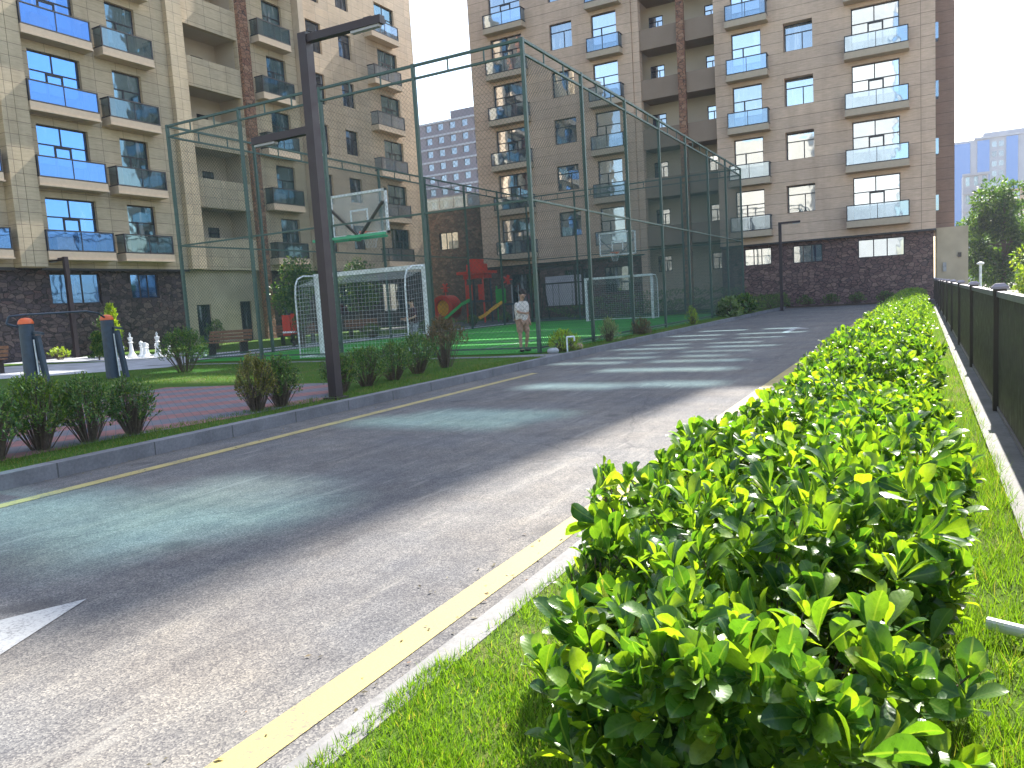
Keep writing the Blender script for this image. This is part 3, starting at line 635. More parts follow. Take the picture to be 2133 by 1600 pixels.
def balcony(parent,u0,u1,z,dep=.64,ac=None,glass=None):
    glass=glass or BG; w=round(u1-u0,2); key=(w,dep,glass.name)
    if key not in BT_:
        b=MB(); b.box(0,w,-dep,0,-.30,0); b.box(-.03,w+.03,-dep-.03,-.0,-.36,-.3); slab=b.build('balcony',TRIM)
        g=MB()
        g.face([(0.03,-dep+.03,.05),(w-.03,-dep+.03,.05),(w-.03,-dep+.03,.86),(.03,-dep+.03,.86)]); g.face([(.03,-.03,.05),(.03,-dep+.03,.05),(.03,-dep+.03,.86),(.03,-.03,.86)]); g.face([(w-.03,-dep+.03,.05),(w-.03,-.03,.05),(w-.03,-.03,.86),(w-.03,-dep+.03,.86)])
        gl=g.build('railing_glass',glass,slab)
        r=MB()
        for zz in (.01,.85): r.box(.0,w,-dep,-dep+.05,zz,zz+.05); r.box(0,.05,-dep+.05,0,zz,zz+.05); r.box(w-.05,w,-dep+.05,0,zz,zz+.05)
        for xx in (0,w-.05): r.box(xx,xx+.05,-dep,-dep+.05,.06,.85)
        r.box(w*.5-.015,w*.5+.015,-dep+.01,-dep+.04,.06,.85)
        rl=r.build('railing_frame',FRAME,slab)
        BT_[key]=(slab.data,gl.data,rl.data); 
        for q in (gl,rl,slab): bpy.data.objects.remove(q)
    a,g,r=BT_[key]; o=link('balcony',a,parent,(u0,0,z)); link('railing_glass',g,o); link('railing_frame',r,o)
    if ac:
        b=MB(); b.box(ac,ac+.8,-dep+.12,-dep+.42,.08,.62); k=b.build('air_conditioner',WHITE if random.random()<.5 else GREY,o)
    return o

# ---- building at the end of the road (facade faces the camera)
YB=49.0
Bd=empty('apartment_building',(0,YB,0)); tag(Bd,'wide sand coloured apartment block with glass balconies closing the end of the road','building')
K=6; S_=3.1; TOPB=22.8
cols=[('wide',-26.59,2.45,4.75,7.2),('two',-22.02,1.62,5.6,7.25),('narrow',-19.02,1.72,4.75,7.2)]
colsR=[('narrow',-10.08,1.72,4.75,7.2),('two',-7.1,1.6,5.6,7.2),('wide',-3.46,2.43,4.75,7.2)]
opL=[];opR=[]
for k in range(K):
    for lst,op in ((cols,opL),(colsR,opR)):
        for st,u,w,z0,z1 in lst: op.append((u,u+w,z0+S_*k,min(z1+S_*k,TOPB-.05)))
wall_bm(-28.25,-16.32,3.95,TOPB,opL,.3).build('wall',FB,Bd)
wall_bm(-11.1,.7,3.95,TOPB,opR,.62).build('wall',FB,Bd)
for k in range(K):
    dz=S_*k
    for st,u,w,z0,z1 in cols:
        if z0+dz<TOPB-1: window(Bd,u,z0+dz,w,z1-z0,st,.2)
    for st,u,w,z0,z1 in colsR:
        if z0+dz<TOPB-1: window(Bd,u,z0+dz,w,z1-z0,st,.55 if st=='two' else .2)
    zb=4.72+dz
    balcony(Bd,-26.75,-23.75,zb,ac=.4 if k!=2 else None); balcony(Bd,-19.17,-16.92,zb,ac=1.1 if k%2 else None)
    balcony(Bd,-10.3,-7.93,zb,ac=.2 if k in (1,) else None); balcony(Bd,-3.78,-.58,zb,ac=.4 if k!=3 else None)
# side reveal, recessed stair and loggia bay
mb=MB(); mb.box(-28.25,.7,.35,12,3.95,TOPB,skip='f'); mb.face([(-28.25,0,3.95),(-16.32,0,3.95),(-16.32,.35,3.95),(-28.25,.35,3.95)][::-1]); mb.face([(-11.1,0,3.95),(.7,0,3.95),(.7,.35,3.95),(-11.1,.35,3.95)][::-1])
mb=MB(); mb.box(-28.25,.7,2.1,12,3.95,TOPB,skip='f'); mb.build('side_wall',FB,Bd)
mb=MB()
mb.face([(-28.25,2.1,3.95),(-28.25,0,3.95),(-28.25,0,TOPB),(-28.25,2.1,TOPB)]); mb.face([(.7,0,3.95),(.7,2.1,3.95),(.7,2.1,TOPB),(.7,0,TOPB)])
mb.face([(-16.32,0,3.95),(-16.32,2.05,3.95),(-16.32,2.05,TOPB),(-16.32,0,TOPB)]); mb.face([(-11.1,2.05,3.95),(-11.1,0,3.95),(-11.1,0,TOPB),(-11.1,2.05,TOPB)])
mb.face([(-28.25,0,TOPB),(-16.32,0,TOPB),(-16.32,2.1,TOPB),(-28.25,2.1,TOPB)]); mb.face([(-11.1,0,TOPB),(.7,0,TOPB),(.7,2.1,TOPB),(-11.1,2.1,TOPB)])
mb.face([(-28.25,.7,3.952),(-16.32,.7,3.952),(-16.32,0,3.952),(-28.25,0,3.952)]); mb.face([(-11.1,.7,3.952),(.7,.7,3.952),(.7,0,3.952),(-11.1,0,3.952)])
mb.build('return_wall',FB,Bd)
opS=[]
for k in range(-1,K):
    dz=S_*k
    opS+= [(-15.75,-14.8,max(.9,5.85+dz),6.9+dz),(-12.1,-11.45,5.75+dz,6.85+dz)]
wall_bm(-16.32,-11.1,.1,TOPB,opS,.12,y=2.0).build('back_wall',PLASTER,Bd)
for (a,c,p,q) in opS: window(Bd,a,p,c-a,q-p,'two',2.08)
mb=MB()
for k in range(K+1):
    z0=4.42+S_*k-.0
    mb.box(-15.86,-11.12,.25,.45,z0-.02,z0+1.23); mb.box(-15.86,-11.12,.45,1.99,z0+.0,z0+.2)
mb.build('parapet',m_noisy('parapet_render',(.25,.18,.13),(.29,.21,.155),1,.9),Bd)
mb=MB(); mb.box(-16.3,-15.86,.12,.6,.1,TOPB); mb.build('pilaster',FB,Bd)
mb=MB(); mb.box(-13.4,-12.93,-.02,.23,.1,TOPB); mb.build('carved_column',ORN,Bd)
# ground storey, set back under the overhang
gw=[(-9.72,-8.1,2.65,3.7),(-6.86,-5.19,2.6,3.66),(-3.27,-.85,2.62,3.68)]
gwl=[(-26.2,-24.4,1.2,3.3),(-22,-20.2,1.6,3.3),(-19,-17.2,1.6,3.3)]
wall_bm(-28.2,-16.32,0,3.95,gwl,.2,y=.3).build('stone_base',RUBB,Bd); wall_bm(-11.1,.6,0,3.95,gw,.2,y=.3).build('stone_base',RUBB,Bd)
for (a,c,p,q) in gw: window(Bd,a,p,c-a,q-p,'low',.42)
for (a,c,p,q) in gwl: window(Bd,a,p,c-a,q-p,'low',.42,DGL)
mb=MB(); mb.box(-28.25,-16.32,-.04,.3,3.86,3.948); mb.box(-11.1,.72,-.04,.3,3.86,3.948); mb.build('drip_band',FRAME,Bd)
mb=MB(); mb.box(-23.4,-20.6,.1,.28,.9,2.95); mb.build('roller_shutter',m_noisy('shutter_paint',(.45,.43,.47),(.55,.53,.57),3,.6),Bd)
mb=MB()
for k in range(9):
    a=-27.5+k*1.25
# side wing set back on the right, tall part and low annex
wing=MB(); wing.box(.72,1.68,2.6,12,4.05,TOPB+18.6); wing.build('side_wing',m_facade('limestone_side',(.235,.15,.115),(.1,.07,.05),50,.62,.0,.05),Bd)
mb=MB(); mb.box(.74,2.28,.8,6,0,4.0); mb.build('annex',PLAIN,Bd)
for k in range(6):
    mb=MB(); mb.box(.71,.86,1.0,1.7,5.0+S_*k,5.85+S_*k); mb.build('side_balcony',BG,Bd)
mb=MB(); mb.box(1.05,1.22,.72,.78,1.55,2.05); mb.build('meter_box',GREY,Bd)
mb=MB(); mb.box(1.78,1.95,.72,.79,2.3,2.55); mb.build('vent',BLACK,Bd)
# added screen over the roof, out of view: openings cut to shape sun patches
TA=math.tan(R(4.5)); EL=R(45); TE=math.tan(EL)/math.cos(R(4.5)); YS=.1
def to_screen(x,y): t=YB+YS-y; return x+t*TA, t*TE
TOPS=to_screen(0,1.72)[1]
holes=[]   # (x0,x1,y0,y1,pane) patches of ground the panes let the sun reach
def hole(x0,x1,y0,y1,p): holes.append((x0,x1,y0,y1,p))
hole(-6.3,-5.25,2.5,3.75,0); hole(-5.2,-4.05,2.5,3.85,0); hole(-5.3,-4.05,3.95,4.4,1); hole(-4.0,-3.65,3.2,4.1,0); hole(-8.4,-6.4,2.4,3.4,0)
hole(-6.1,-3.9,6.95,7.5,0); hole(-5.6,-3.6,7.65,8.1,0)
hole(-5.5,-3.9,10.25,10.9,1); hole(-3.75,-2.5,10.5,11.1,1)
hole(-5.1,-2.8,12.6,13.1,1)
for k,(y0,y1) in enumerate([(14.1,14.45),(15.2,15.5),(16.4,16.65),(17.6,17.95),(18.9,19.2),(20.6,20.9),(22.4,22.8),(24.6,25.1)]):
    for a_,b_,dd in ((-6.7+.35*(k%3),-5.2+.3*(k%2),0),(-4.7+.3*(k%2),-2.9-.3*((k*2)%3),.16)): hole(a_,b_,y0+dd,y1+dd,1)
hole(-14.8,-11.2,10.3,11.5,2); hole(-27.5,-24.8,18.0,19.3,2); hole(-31,-28,17.5,18.6,2)
hole(-15.5,-9.0,19.3,19.7,2); hole(-14.5,-8.4,22.0,22.5,2); hole(-24.5,-21.5,12.6,13.5,2); hole(-17.2,-15.2,12.3,13.2,1)
def m_filter(n,c):
    m=bpy.data.materials.new(n); m.use_nodes=True; nt=m.node_tree; nt.nodes.clear(); o=N(nt,'ShaderNodeOutputMaterial'); t=N(nt,'ShaderNodeBsdfTransparent'); t.inputs[0].default_value=(*c,1)
    g=N(nt,'ShaderNodeBsdfGlossy'); g.inputs[1].default_value=.05; x=N(nt,'ShaderNodeMixShader'); x.inputs[0].default_value=.06; L(nt,t.outputs[0],x.inputs[1]); L(nt,g.outputs[0],x.inputs[2]); L(nt,x.outputs[0],o.inputs[0]); return m
FILTERS=[m_filter('deep_teal_filter',(.26,.56,.63)),m_filter('pale_teal_filter',(.52,.82,.90)),m_filter('clear_filter',(.92,.95,.96))]  # added filters that tint the sun patches, not real roof glazing
sb=MB(); ops=[]
for (x0,x1,y0,y1,blk) in holes:
    a,zt=to_screen(x0,y0); c,_=to_screen(x1,y0); _,zl=to_screen(x0,y1); ops.append([a,c,max(zl,TOPB+.01),zt,blk])
zs=sorted({TOPB,TOPS,*[o[2] for o in ops],*[o[3] for o in ops]})
for z0,z1 in zip(zs[:-1],zs[1:]):
    zm=(z0+z1)/2; cut=sorted([(o[0],o[1]) for o in ops if o[2]<zm<o[3]]); u=-28.25; ur=.62
    for a,c in cut:
        if a>u: sb.box(u,a,YS-.03,YS+.03,z0,z1)
        u=max(u,c)
    if u<ur: sb.box(u,ur,YS-.03,YS+.03,z0,z1)
for a,c,zl,zt,blk in ops:
    g=MB(); g.face([(a,YS,zl),(c,YS,zl),(c,YS,zt),(a,YS,zt)]); g.build('sun_filter',FILTERS[blk],Bd)
sb.build('sun_mask',FB,Bd)  # unseen added mask that shades the ground between the sun patches

# ---- left building (facade runs along the road)
Ad=empty('apartment_building',(-33,0,0),PI/2); tag(Ad,'tall cream limestone apartment block with blue glass balconies filling the left side','building')
S2=3.07; TOPA=26.0; KA=6
ca=[('wide',20.13,2.3,4.72,7.02),('narrow',23.98,1.5,4.72,7.02),('narrow',33.87,1.52,4.72,7.02),('two',37.4,1.35,5.15,7.0),('two',40.38,1.25,5.45,7.02),('wide',44.45,2.22,4.72,7.02),('wide',14.8,2.3,4.72,7.02)]
opA=[]
for k in range(KA+1):
    for st,u,w,z0,z1 in ca:
        if z1+S2*k<TOPA: opA.append((u,u+w,z0+S2*k,z1+S2*k))
    if 7.25+S2*k<TOPA: opA.append((28.05,31.75,5.68+S2*k,7.25+S2*k))
opA1=[o for o in opA if o[0]<32]; opA2=[o for o in opA if o[0]>32]
wall_bm(8,32.6,4.0,TOPA,opA1,.28).build('wall',FA,Ad); wall_bm(32.6,36.5,4.0,TOPA,[o for o in opA2 if o[0]<36],.28).build('wall',FA,Ad)
wall_bm(36.5,48.8,4.0,TOPA,[o for o in opA2 if o[0]>36],.34,y=-.0).build('wall',m_facade('limestone_end',(.54,.42,.30),(.28,.2,.14),1.2,.52,0,.08),Ad)
for k in range(KA+1):
    for st,u,w,z0,z1 in ca:
        if z1+S2*k<TOPA: window(Ad,u,z0+S2*k,w,z1-z0,st,.18, DGL if st=='two' else WGA if u<23 else WGT)
    zb=4.67+S2*k
    if zb<20.5:
        balcony(Ad,19.62,22.7,zb,ac=.5 if k%3==0 else None,glass=BGA); balcony(Ad,23.2,25.82,zb,glass=BGT); balcony(Ad,32.8,35.3,zb,ac=.3 if k==1 else None,glass=BGT); balcony(Ad,43.15,46.2,zb,ac=.9 if k==1 else None); balcony(Ad,14.3,18.2,zb,glass=BGA)
mb=MB(); mb.box(18.5,19.04,-.55,0,4.02,TOPA,skip='k'); mb.box(19.06,19.6,-.55,0,4.02,TOPA,skip='k'); mb.build('pilaster',FA,Ad)
mb=MB(); mb.box(27.1,28.0,-.3,0,4.02,TOPA,skip='k'); mb.build('pilaster',FA,Ad)
mb=MB(); mb.box(36.3,36.75,-.5,0,4.02,TOPA,skip='k'); mb.build('pilaster',TRIM,Ad)
mb=MB(); mb.box(31.82,32.5,-.22,-.004,.1,TOPA); mb.build('carved_column',ORN,Ad)
opl=[]
for k in range(KA): opl.append((30.2,31.0,5.5+S2*k,6.5+S2*k))
wall_bm(27.9,31.9,4.0,TOPA,opl,.1,y=1.9).build('back_wall',PLASTER,Ad)
for (a,c,p,q) in opl: window(Ad,a,p,c-a,q-p,'two',1.97,DGL)
mb=MB()
for k in range(KA+1): mb.box(27.9,31.9,.28,1.9,5.3+S2*k-1.0,5.48+S2*k-1.0)
mb.box(27.75,27.9,.28,1.9,4,TOPA); mb.box(31.9,32.05,.28,1.9,4,TOPA); mb.build('loggia_floor',PLASTER,Ad)
mb=MB(); mb.face([(8,0,TOPA),(48.8,0,TOPA),(48.8,16,TOPA),(8,16,TOPA)]); mb.face([(48.8,0,0),(48.8,16,0),(48.8,16,TOPA),(48.8,0,TOPA)]); mb.face([(8,16,0),(8,0,0),(8,0,TOPA),(8,16,TOPA)]); mb.face([(48.8,16,0),(8,16,0),(8,16,TOPA),(48.8,16,TOPA)]); mb.build('side_wall',FA,Ad)
ga=[(20.1,22.4,2.45,3.8),(23.95,25.45,2.6,3.8),(14.5,17,2.4,3.8)]
wall_bm(8,26.9,0,4.0,ga,.2,y=.3).build('stone_base',RUB,Ad)
for (a,c,p,q) in ga: window(Ad,a,p,c-a,q-p,'low',.42,WGA)
gb=[(27.6,28.5,.12,2.2),(30.5,31.3,.12,2.3)]
wall_bm(26.9,32.3,0,4.0,gb,.25,y=.32).build('ground_wall',PLAIN,Ad)
for (a,c,p,q) in gb: window(Ad,a,p,c-a,q-p,'bars',.45,DGL)
gc=[(33.6,35.2,1.2,3.2),(38,40,1.2,3.2),(43.5,46,1.2,3.2)]
wall_bm(32.3,48.8,0,4.0,gc,.2,y=.34).build('stone_base',RUB,Ad)
for (a,c,p,q) in gc: window(Ad,a,p,c-a,q-p,'low',.44,DGL)
mb=MB(); mb.face([(8,0,4.0),(8,.45,4.0),(48.8,.45,4.0),(48.8,0,4.0)]); mb.box(8,18.5,-.03,0,3.9,4.02); mb.box(19.6,27.1,-.03,0,3.9,4.0); mb.build('soffit',FRAME,Ad)

# ---- low stone building between the two blocks
Dd=empty('low_building',(-33,52,0)); tag(Dd,'low brown stone building with a glass roof railing between the two blocks','building')
wall_bm(-2,4.6,0,8.75,[(-.9,.82,5.8,7.15)],.25).build('wall',RUB,Dd); window(Dd,-.9,5.8,1.72,1.35,'low',.15)
mb=MB(); mb.box(-2,4.6,.3,10,0,8.7,skip='f'); mb.build('roof',CONC,Dd)
mb=MB(); mb.box(-2,4.6,-.05,.35,8.75,8.95); mb.build('coping',CONC,Dd)
mb=MB(); mb.face([(-2,0,8.97),(4.6,0,8.97),(4.6,0,9.85),(-2,0,9.85)]); mb.build('railing_glass',BG,Dd)
mb=MB()
for k in range(6): mb.box(-2+k*1.3,-1.95+k*1.3,-.03,.03,8.97,9.87)
mb.box(-2,4.6,-.02,.02,9.87,9.92); mb.build('railing_frame',GREY,Dd)
# ---- distant blocks
def far_block(loc,w,d,h,floors,nwin,c1,c2,label,band=True,rz=0,roof=None):
    e=empty('apartment_building',loc,rz); tag(e,label,'building')
    fh=h/floors; op=[]
    for f in range(floors):
        for k in range(nwin):
            u=(k+.25)*w/nwin; op.append((u,u+.5*w/nwin,f*fh+fh*.3,f*fh+fh*.82))
    wall_bm(0,w,0,h,op,.4).build('wall',c1,e)
    mb=MB(); mb.box(0,w,.45,d,0,h,skip='f'); mb.build('side_wall',c1,e)
    for (a,c,p,q) in op[:96]:
        g=MB(); g.face([(a,.3,p),(c,.3,p),(c,.3,q),(a,.3,q)]); g.build('window',DGL,e)
    if len(op)>96:
        g=MB()
        for (a,c,p,q) in op[96:]: g.face([(a,.3,p),(c,.3,p),(c,.3,q),(a,.3,q)])
        tag(g.build('window',DGL,e),kind='stuff')
    if band:
        g=MB()
        for f in range(1,floors+1): g.box(-.2,w+.2,-.35,-.01,f*fh-.45,f*fh-.05)
        g.build('cornice_band',c2,e)
    return e
LB=m_noisy('far_stone',(.12,.10,.13),(.18,.14,.16),.2,.9); LW=m_noisy('far_white',(.32,.32,.37),(.4,.4,.44),.3,.8)
c=far_block((-124,160,0),34,14,45.6,15,10,LB,LW,'greyish distant block with pale floor bands seen in the gap between the buildings')
mb=MB(); mb.box(24,34,2,9,45.6,48); mb.build('roof_house',LB,c)
mb=MB(); mb.box(14,14.6,1,1.6,45.6,47.6); mb.build('chimney',LB,c)
tw=empty('glass_tower',(9,300,0)); tag(tw,'distant white and blue glass tower above the trees on the right','building')
BLU=mat('blue_curtain_wall',(.04,.16,.45),.25,.3); 
mb=MB(); mb.box(0,26,0,16,0,44.8); mb.build('wall',LW,tw)
mb=MB(); mb.box(.6,5.2,-.5,-.02,10,44); mb.box(7.2,10.6,-.5,-.02,16,44.3); mb.box(15.2,18.4,-.5,-.02,16,44.6); mb.build('glass_wall',BLU,tw)
for f in range(9):
    for k in range(2):
        g=MB(); g.box(11.3+k*1.9,12.6+k*1.9,-.06,.02,17+f*3.1,18.7+f*3.1); g.build('window',DGL,tw)
mb=MB(); mb.box(6.4,26.6,-.8,15,44.8,45.4); mb.box(9,25,1,12,45.4,46.8); mb.build('roof',LW,tw)
hs=random.Random(9)
for i,(x,y,w,h,cc,lab) in enumerate([(7.0,170,4,20,LW,'distant white stepped apartment block just right of the sand coloured wall'),(10.5,200,9,19,m_noisy('far_orange',(.5,.28,.18),(.6,.38,.26),.3,.8),'distant orange roofed house under the blue tower'),(14,150,12,11,m_noisy('far_beige',(.4,.34,.27),(.5,.44,.36),.3,.8),'distant beige house behind the tree tops on the right')]):
    far_block((x,y,0),w,8,h,max(2,int(h/3.1)),3,cc,LW,lab,band=(i==0))
# blocks added out of view behind the camera for the windows to mirror
far_block((-46,-52,0),30,14,26,8,8,m_noisy('rear_stone',(.33,.31,.27),(.42,.39,.34),.3,.8),LW,'pale apartment block added unseen behind the camera for the windows to mirror',rz=0)
far_block((-13,-54,0),9.5,12,46,14,3,m_noisy('rear_white',(.3,.31,.31),(.4,.41,.4),.3,.8),LW,'slender pale tower added unseen behind the camera for the windows to mirror',rz=0)
# ------------------------------------------------------------------ trees
def tree(loc,h,r,n,label,seed,zc=.62,mt=TREEL,ls=.2,group=None,cat='tree',trunk_r=.14,squash=.8):
    rng=np.random.default_rng(seed); t=empty('tree',loc); tag(t,label,cat,group)
    nb=26; cen=[];rad=[]
    for i in range(nb):
        th=rng.uniform(0,2*PI); q=rng.uniform(.0,1)**.5; z=rng.uniform(-1,1)
        m=math.sqrt(max(0,1-z*z)); cen.append((math.cos(th)*m*r*.72*q,math.sin(th)*m*r*.72*q,h*zc+z*h*(1-zc)*squash*.85)); rad.append(r*rng.uniform(.24,.42))
    cen=np.array(cen); rad=np.array(rad)
    k=rng.integers(0,nb,n); d=nrm(rng.normal(size=(n,3))); P=cen[k]+d*rad[k][:,None]*rng.uniform(.45,1.05,n)[:,None]**.6
    D=nrm(d+rng.normal(0,.6,(n,3))+np.array([0,0,-.2])); X=nrm(np.cross(D,rng.normal(size=(n,3)))); Z=np.cross(X,D)
    instanced('crown',LT2,LF2,P,X,D,Z,mt,t,ls*rng.uniform(.6,1.3,n))
    mb=MB(); mb.lathe([(trunk_r*1.3,0),(trunk_r,h*.15),(trunk_r*.8,h*.45),(trunk_r*.35,h*.8)],n=10)
    for i in range(0,nb,2):
        a=Vector((0,0,h*rng.uniform(.25,.5))); b=Vector(cen[i]); m=a.lerp(b,.5)+Vector((0,0,.05*h)); mb.beam(a,m,trunk_r*.7,n=5); mb.beam(m,b,trunk_r*.35,n=5)
    mb.build('trunk',BARK,t); return t
TG='trees beyond the fence on the right'
tree((4.6,58,-1),8.6,3.0,12000,'big round leafy tree directly right of the end building',71,.55,ls=.26,group=TG)
tree((7.6,54,-1),7.6,2.9,9000,'bright leafy tree cut by the right edge of the picture, tallest crown',72,.6,ls=.26,group=TG)
tree((3.35,30,-1),3.5,.9,5000,'low yellow green tree top just over the fence at the right edge',73,.6,ls=.14,group=TG,mt=LIME,trunk_r=.06)
tree((5.6,75,-1),8.0,3.2,8000,'darker tree in the gap behind the round leafy tree',74,.55,ls=.3,group=TG)
# white post beyond the fence
b=empty('lamp_post',(1.95,34,-.1)); tag(b,'short white lamp post beyond the fence','lamp post')
mb=MB(); mb.tube([(0,0,0),(0,0,1.75)],.045,10); mb.build('post',WHITE,b); mb=MB(); mb.lathe([(0,1.74),(.1,1.75),(.13,1.79),(.1,1.83),(0,1.85)]); mb.build('lamp_head',WHITE,b)

# ------------------------------------------------------------------ plaza shrubs
def shrub(x,y,rx,h,n,label,seed,mt=SHRUB,leaf=.045,bare=.35,leaves=9,group=None,ry=None,tmpl=1,name='shrub',cat='shrub',z=.115,slen=.12,up=.7):
    o=make_shrub('s',seed,rx,ry or rx,h,n,leaves,leaf,mt,slen=slen,stem_r=.006,bare=bare,tmpl=tmpl,updir=up,name=name); o.location=(x,y,z); tag(o,label,cat,group); return o
G1='shrubs planted along the left kerb'
shrub(-7.95,3.45,0.36,0.71,364,'dark shrub cut by the left edge of the picture above the kerb',101,group=G1)
shrub(-7.85,4.0,0.36,0.75,364,'dense dark shrub second from the left edge beside the kerb',102,group=G1)
shrub(-7.95,4.5,0.38,0.82,413,'yellow green topped shrub in front of the left orange capped pillar',103,group=G1,mt=m_leaf('fresh_leaf',[(0,(.03,.08,.015)),(.6,(.08,.15,.02)),(1,(.2,.26,.03))],.4,.35))
shrub(-7.85,4.95,0.36,0.75,364,'dark leafy shrub right of the yellow green topped one',104,group=G1)
shrub(-7.75,5.4,0.3,0.68,267,'last shrub of the left clump, beside the red and grey paving',105,group=G1)
shrub(-7.62,7.08,0.29,0.78,291,'yellowing thin shrub just left of the tall lamp post group',106,group=G1,mt=m_leaf('yellowing_leaf',[(0,(.06,.07,.02)),(.6,(.15,.15,.03)),(1,(.3,.24,.08))],.5,.3))
shrub(-7.62,7.5,0.33,0.73,315,'dark green shrub left of the tall lamp post, right of the yellowing one',107,group=G1)
shrub(-7.75,8.9,0.33,0.67,315,'low dark shrub directly behind the tall lamp post',108,group=G1)
shrub(-7.95,9.75,0.42,0.69,364,'round green shrub right of the tall lamp post',109,group=G1)
shrub(-8.05,10.6,0.44,0.71,388,'wide green shrub in the middle of the right hand kerb clump',110,group=G1)
shrub(-8.25,11.6,0.44,0.78,388,'dark shrub in front of the right goal post',111,group=G1)
shrub(-8.35,12.7,0.47,1.06,413,'reddish brown round shrub at the end of the kerb clump, before the turf',112,group=G1,mt=RUST,bare=.45)
shrub(-16.0,12.7,0.62,1.13,558,'tall dark green bush beside the curved concrete path',113,leaf=.055)
G2='small shrubs between the cage and the road'
shrub(-7.35,16.2,0.47,.55,270,'yellow green spreading shrub beside the boy and the corner post',114,group=G2,mt=LIME,bare=.1)
shrub(-7.4,19.3,0.34,.7,198,'pale thin shrub right of the second cage post',115,group=G2,mt=m_leaf('pale_leaf',[(0,(.12,.16,.07)),(1,(.34,.38,.2))],.5,.3),bare=.1)
shrub(-7.45,22.2,0.39,.55,198,'small olive shrub before the third cage post',116,group=G2,mt=RUST,bare=.1)
shrub(-7.35,27.6,0.28,.7,144,'young upright plant halfway along the cage side',117,group=G2,mt=LIME,bare=.1)
shrub(-7.3,33.5,0.56,.8,162,'spiky pale green plant near the far cage corner',118,group=G2,leaf=.22,leaves=5,tmpl=2,bare=.05,mt=m_leaf('spiky_leaf',[(0,(.08,.15,.05)),(1,(.26,.32,.16))],.5,.3),up=1.2)
shrub(-7.3,36.6,0.67,.9,198,'wider spiky green plant right at the far cage corner',119,group=G2,leaf=.22,leaves=5,tmpl=2,bare=.05,up=1.2)
for i,(x,y) in enumerate([(-7.4,39.4),(-7.3,41.4),(-7.2,43.4),(-7.0,45.4)]):
    shrub(x,y,.7,.85,130,'low dark green shrub in the bed leading to the end building',120+i,group='low shrubs past the cage end',bare=.1,leaf=.09)
for i,(x,y) in enumerate([(-6,47.6),(-4.6,47.7),(-3.2,47.6),(-1.8,47.7)]):
    shrub(x,y,.6,.6,90,'low dark shrub at the foot of the red stone wall',130+i,group='shrubs along the red stone wall',bare=.1,leaf=.09)
# behind the cage and by the left wall
def conifer(x,y,r,h,label,seed,mt=LIME,bend=0):
    rng=np.random.default_rng(seed); t=empty('slim_shrub',(x,y,.115)); tag(t,label,'shrub'); n=1500
    z=rng.uniform(.08,1,n); th=rng.uniform(0,2*PI,n); rr=r*(1-.5*z)*(.8+.3*np.sin(z*17))*rng.uniform(.4,1,n)
    P=np.stack([rr*np.cos(th)+bend*np.sin(z*5),rr*np.sin(th),z*h],1); D=nrm(np.stack([np.cos(th)*.6,np.sin(th)*.6,np.ones(n)],1)+rng.normal(0,.3,(n,3))); X=nrm(np.cross(D,rng.normal(size=(n,3)))); Z=np.cross(X,D)
    instanced('foliage',LT2,LF2,P,X,D,Z,mt,t,.12*rng.uniform(.6,1.2,n)); mb=MB(); mb.lathe([(.03,0),(.015,h*.9)],n=6); mb.build('trunk',BARK,t)
conifer(-28.6,19.6,.32,2.1,'slim bright lime shrub against the dark left stone wall',140,bend=.12)
conifer(-27.2,17.9,.35,1.0,'low dark slim bush left of the white chess pieces',141,mt=SHRUB)
shrub(-31.3,18.9,.45,.55,60,'small yellow bush between the two orange capped pillars',142,mt=LIME,leaf=.09)
shrub(-30.2,20.6,.3,.62,60,'round yellow green bush behind the right orange capped pillar',143,mt=LIME,leaf=.09)
shrub(-32.0,21.5,.6,1.9,120,'dark green bush under the left ground floor window',144,leaf=.1)
shrub(-31.5,14.6,.9,1.5,160,'dark bush behind the bench at the left edge',145,leaf=.1)
shrub(-26.3,22.6,.5,1.3,120,'dark leafy bush left of the far bench on the plaza',146,leaf=.08)
shrub(-23.5,24.3,.45,.9,120,'small green bush behind the first cage bay',147,leaf=.08)
for i,(x,y,r_,h_) in enumerate([(-20.9,22,.4,1.9),(-21.5,27,.5,.7),(-21.6,31.5,.5,.7),(-21.4,35.5,.45,.7),(-21.8,40,.4,.7)]):
    shrub(x,y,r_,h_,110,['tall leafy sapling seen through the goal net beside its left post','low bush on the strip behind the goal, nearest of the row','low bush on the strip left of the boy','low bush on the strip before the green slide','low bush on the strip before the yellow slide'][i],150+i,leaf=.08,group='bushes on the strip beyond the cage')
tree((-29.5,31,.1),4.2,1.7,3500,'dark round tree seen through the goal against the left building',75,ls=.18,group='dark trees on the plaza before the left building',mt=SHRUB)
tree((-29.8,36.5,.1),4.4,1.8,3500,'dark round tree further back, right of the first one through the goal',76,ls=.18,group='dark trees on the plaza before the left building',mt=SHRUB)
hb=MB()
o=make_shrub('h',160,4.8,.6,1.3,900,5,.1,SHRUB,slen=.1,stem_r=.01,box=True,tmpl=1,name='clipped_hedge'); o.location=(-13.4,44.2,.115); tag(o,'long dark hedge behind the far goal and the swing frame','hedge')
o=make_shrub('h',161,5.8,.5,.8,800,5,.1,SHRUB,slen=.1,stem_r=.01,box=True,tmpl=1,name='clipped_hedge'); o.location=(-13.6,40.2,.115); tag(o,'lower dark hedge right outside the far end of the cage','hedge')

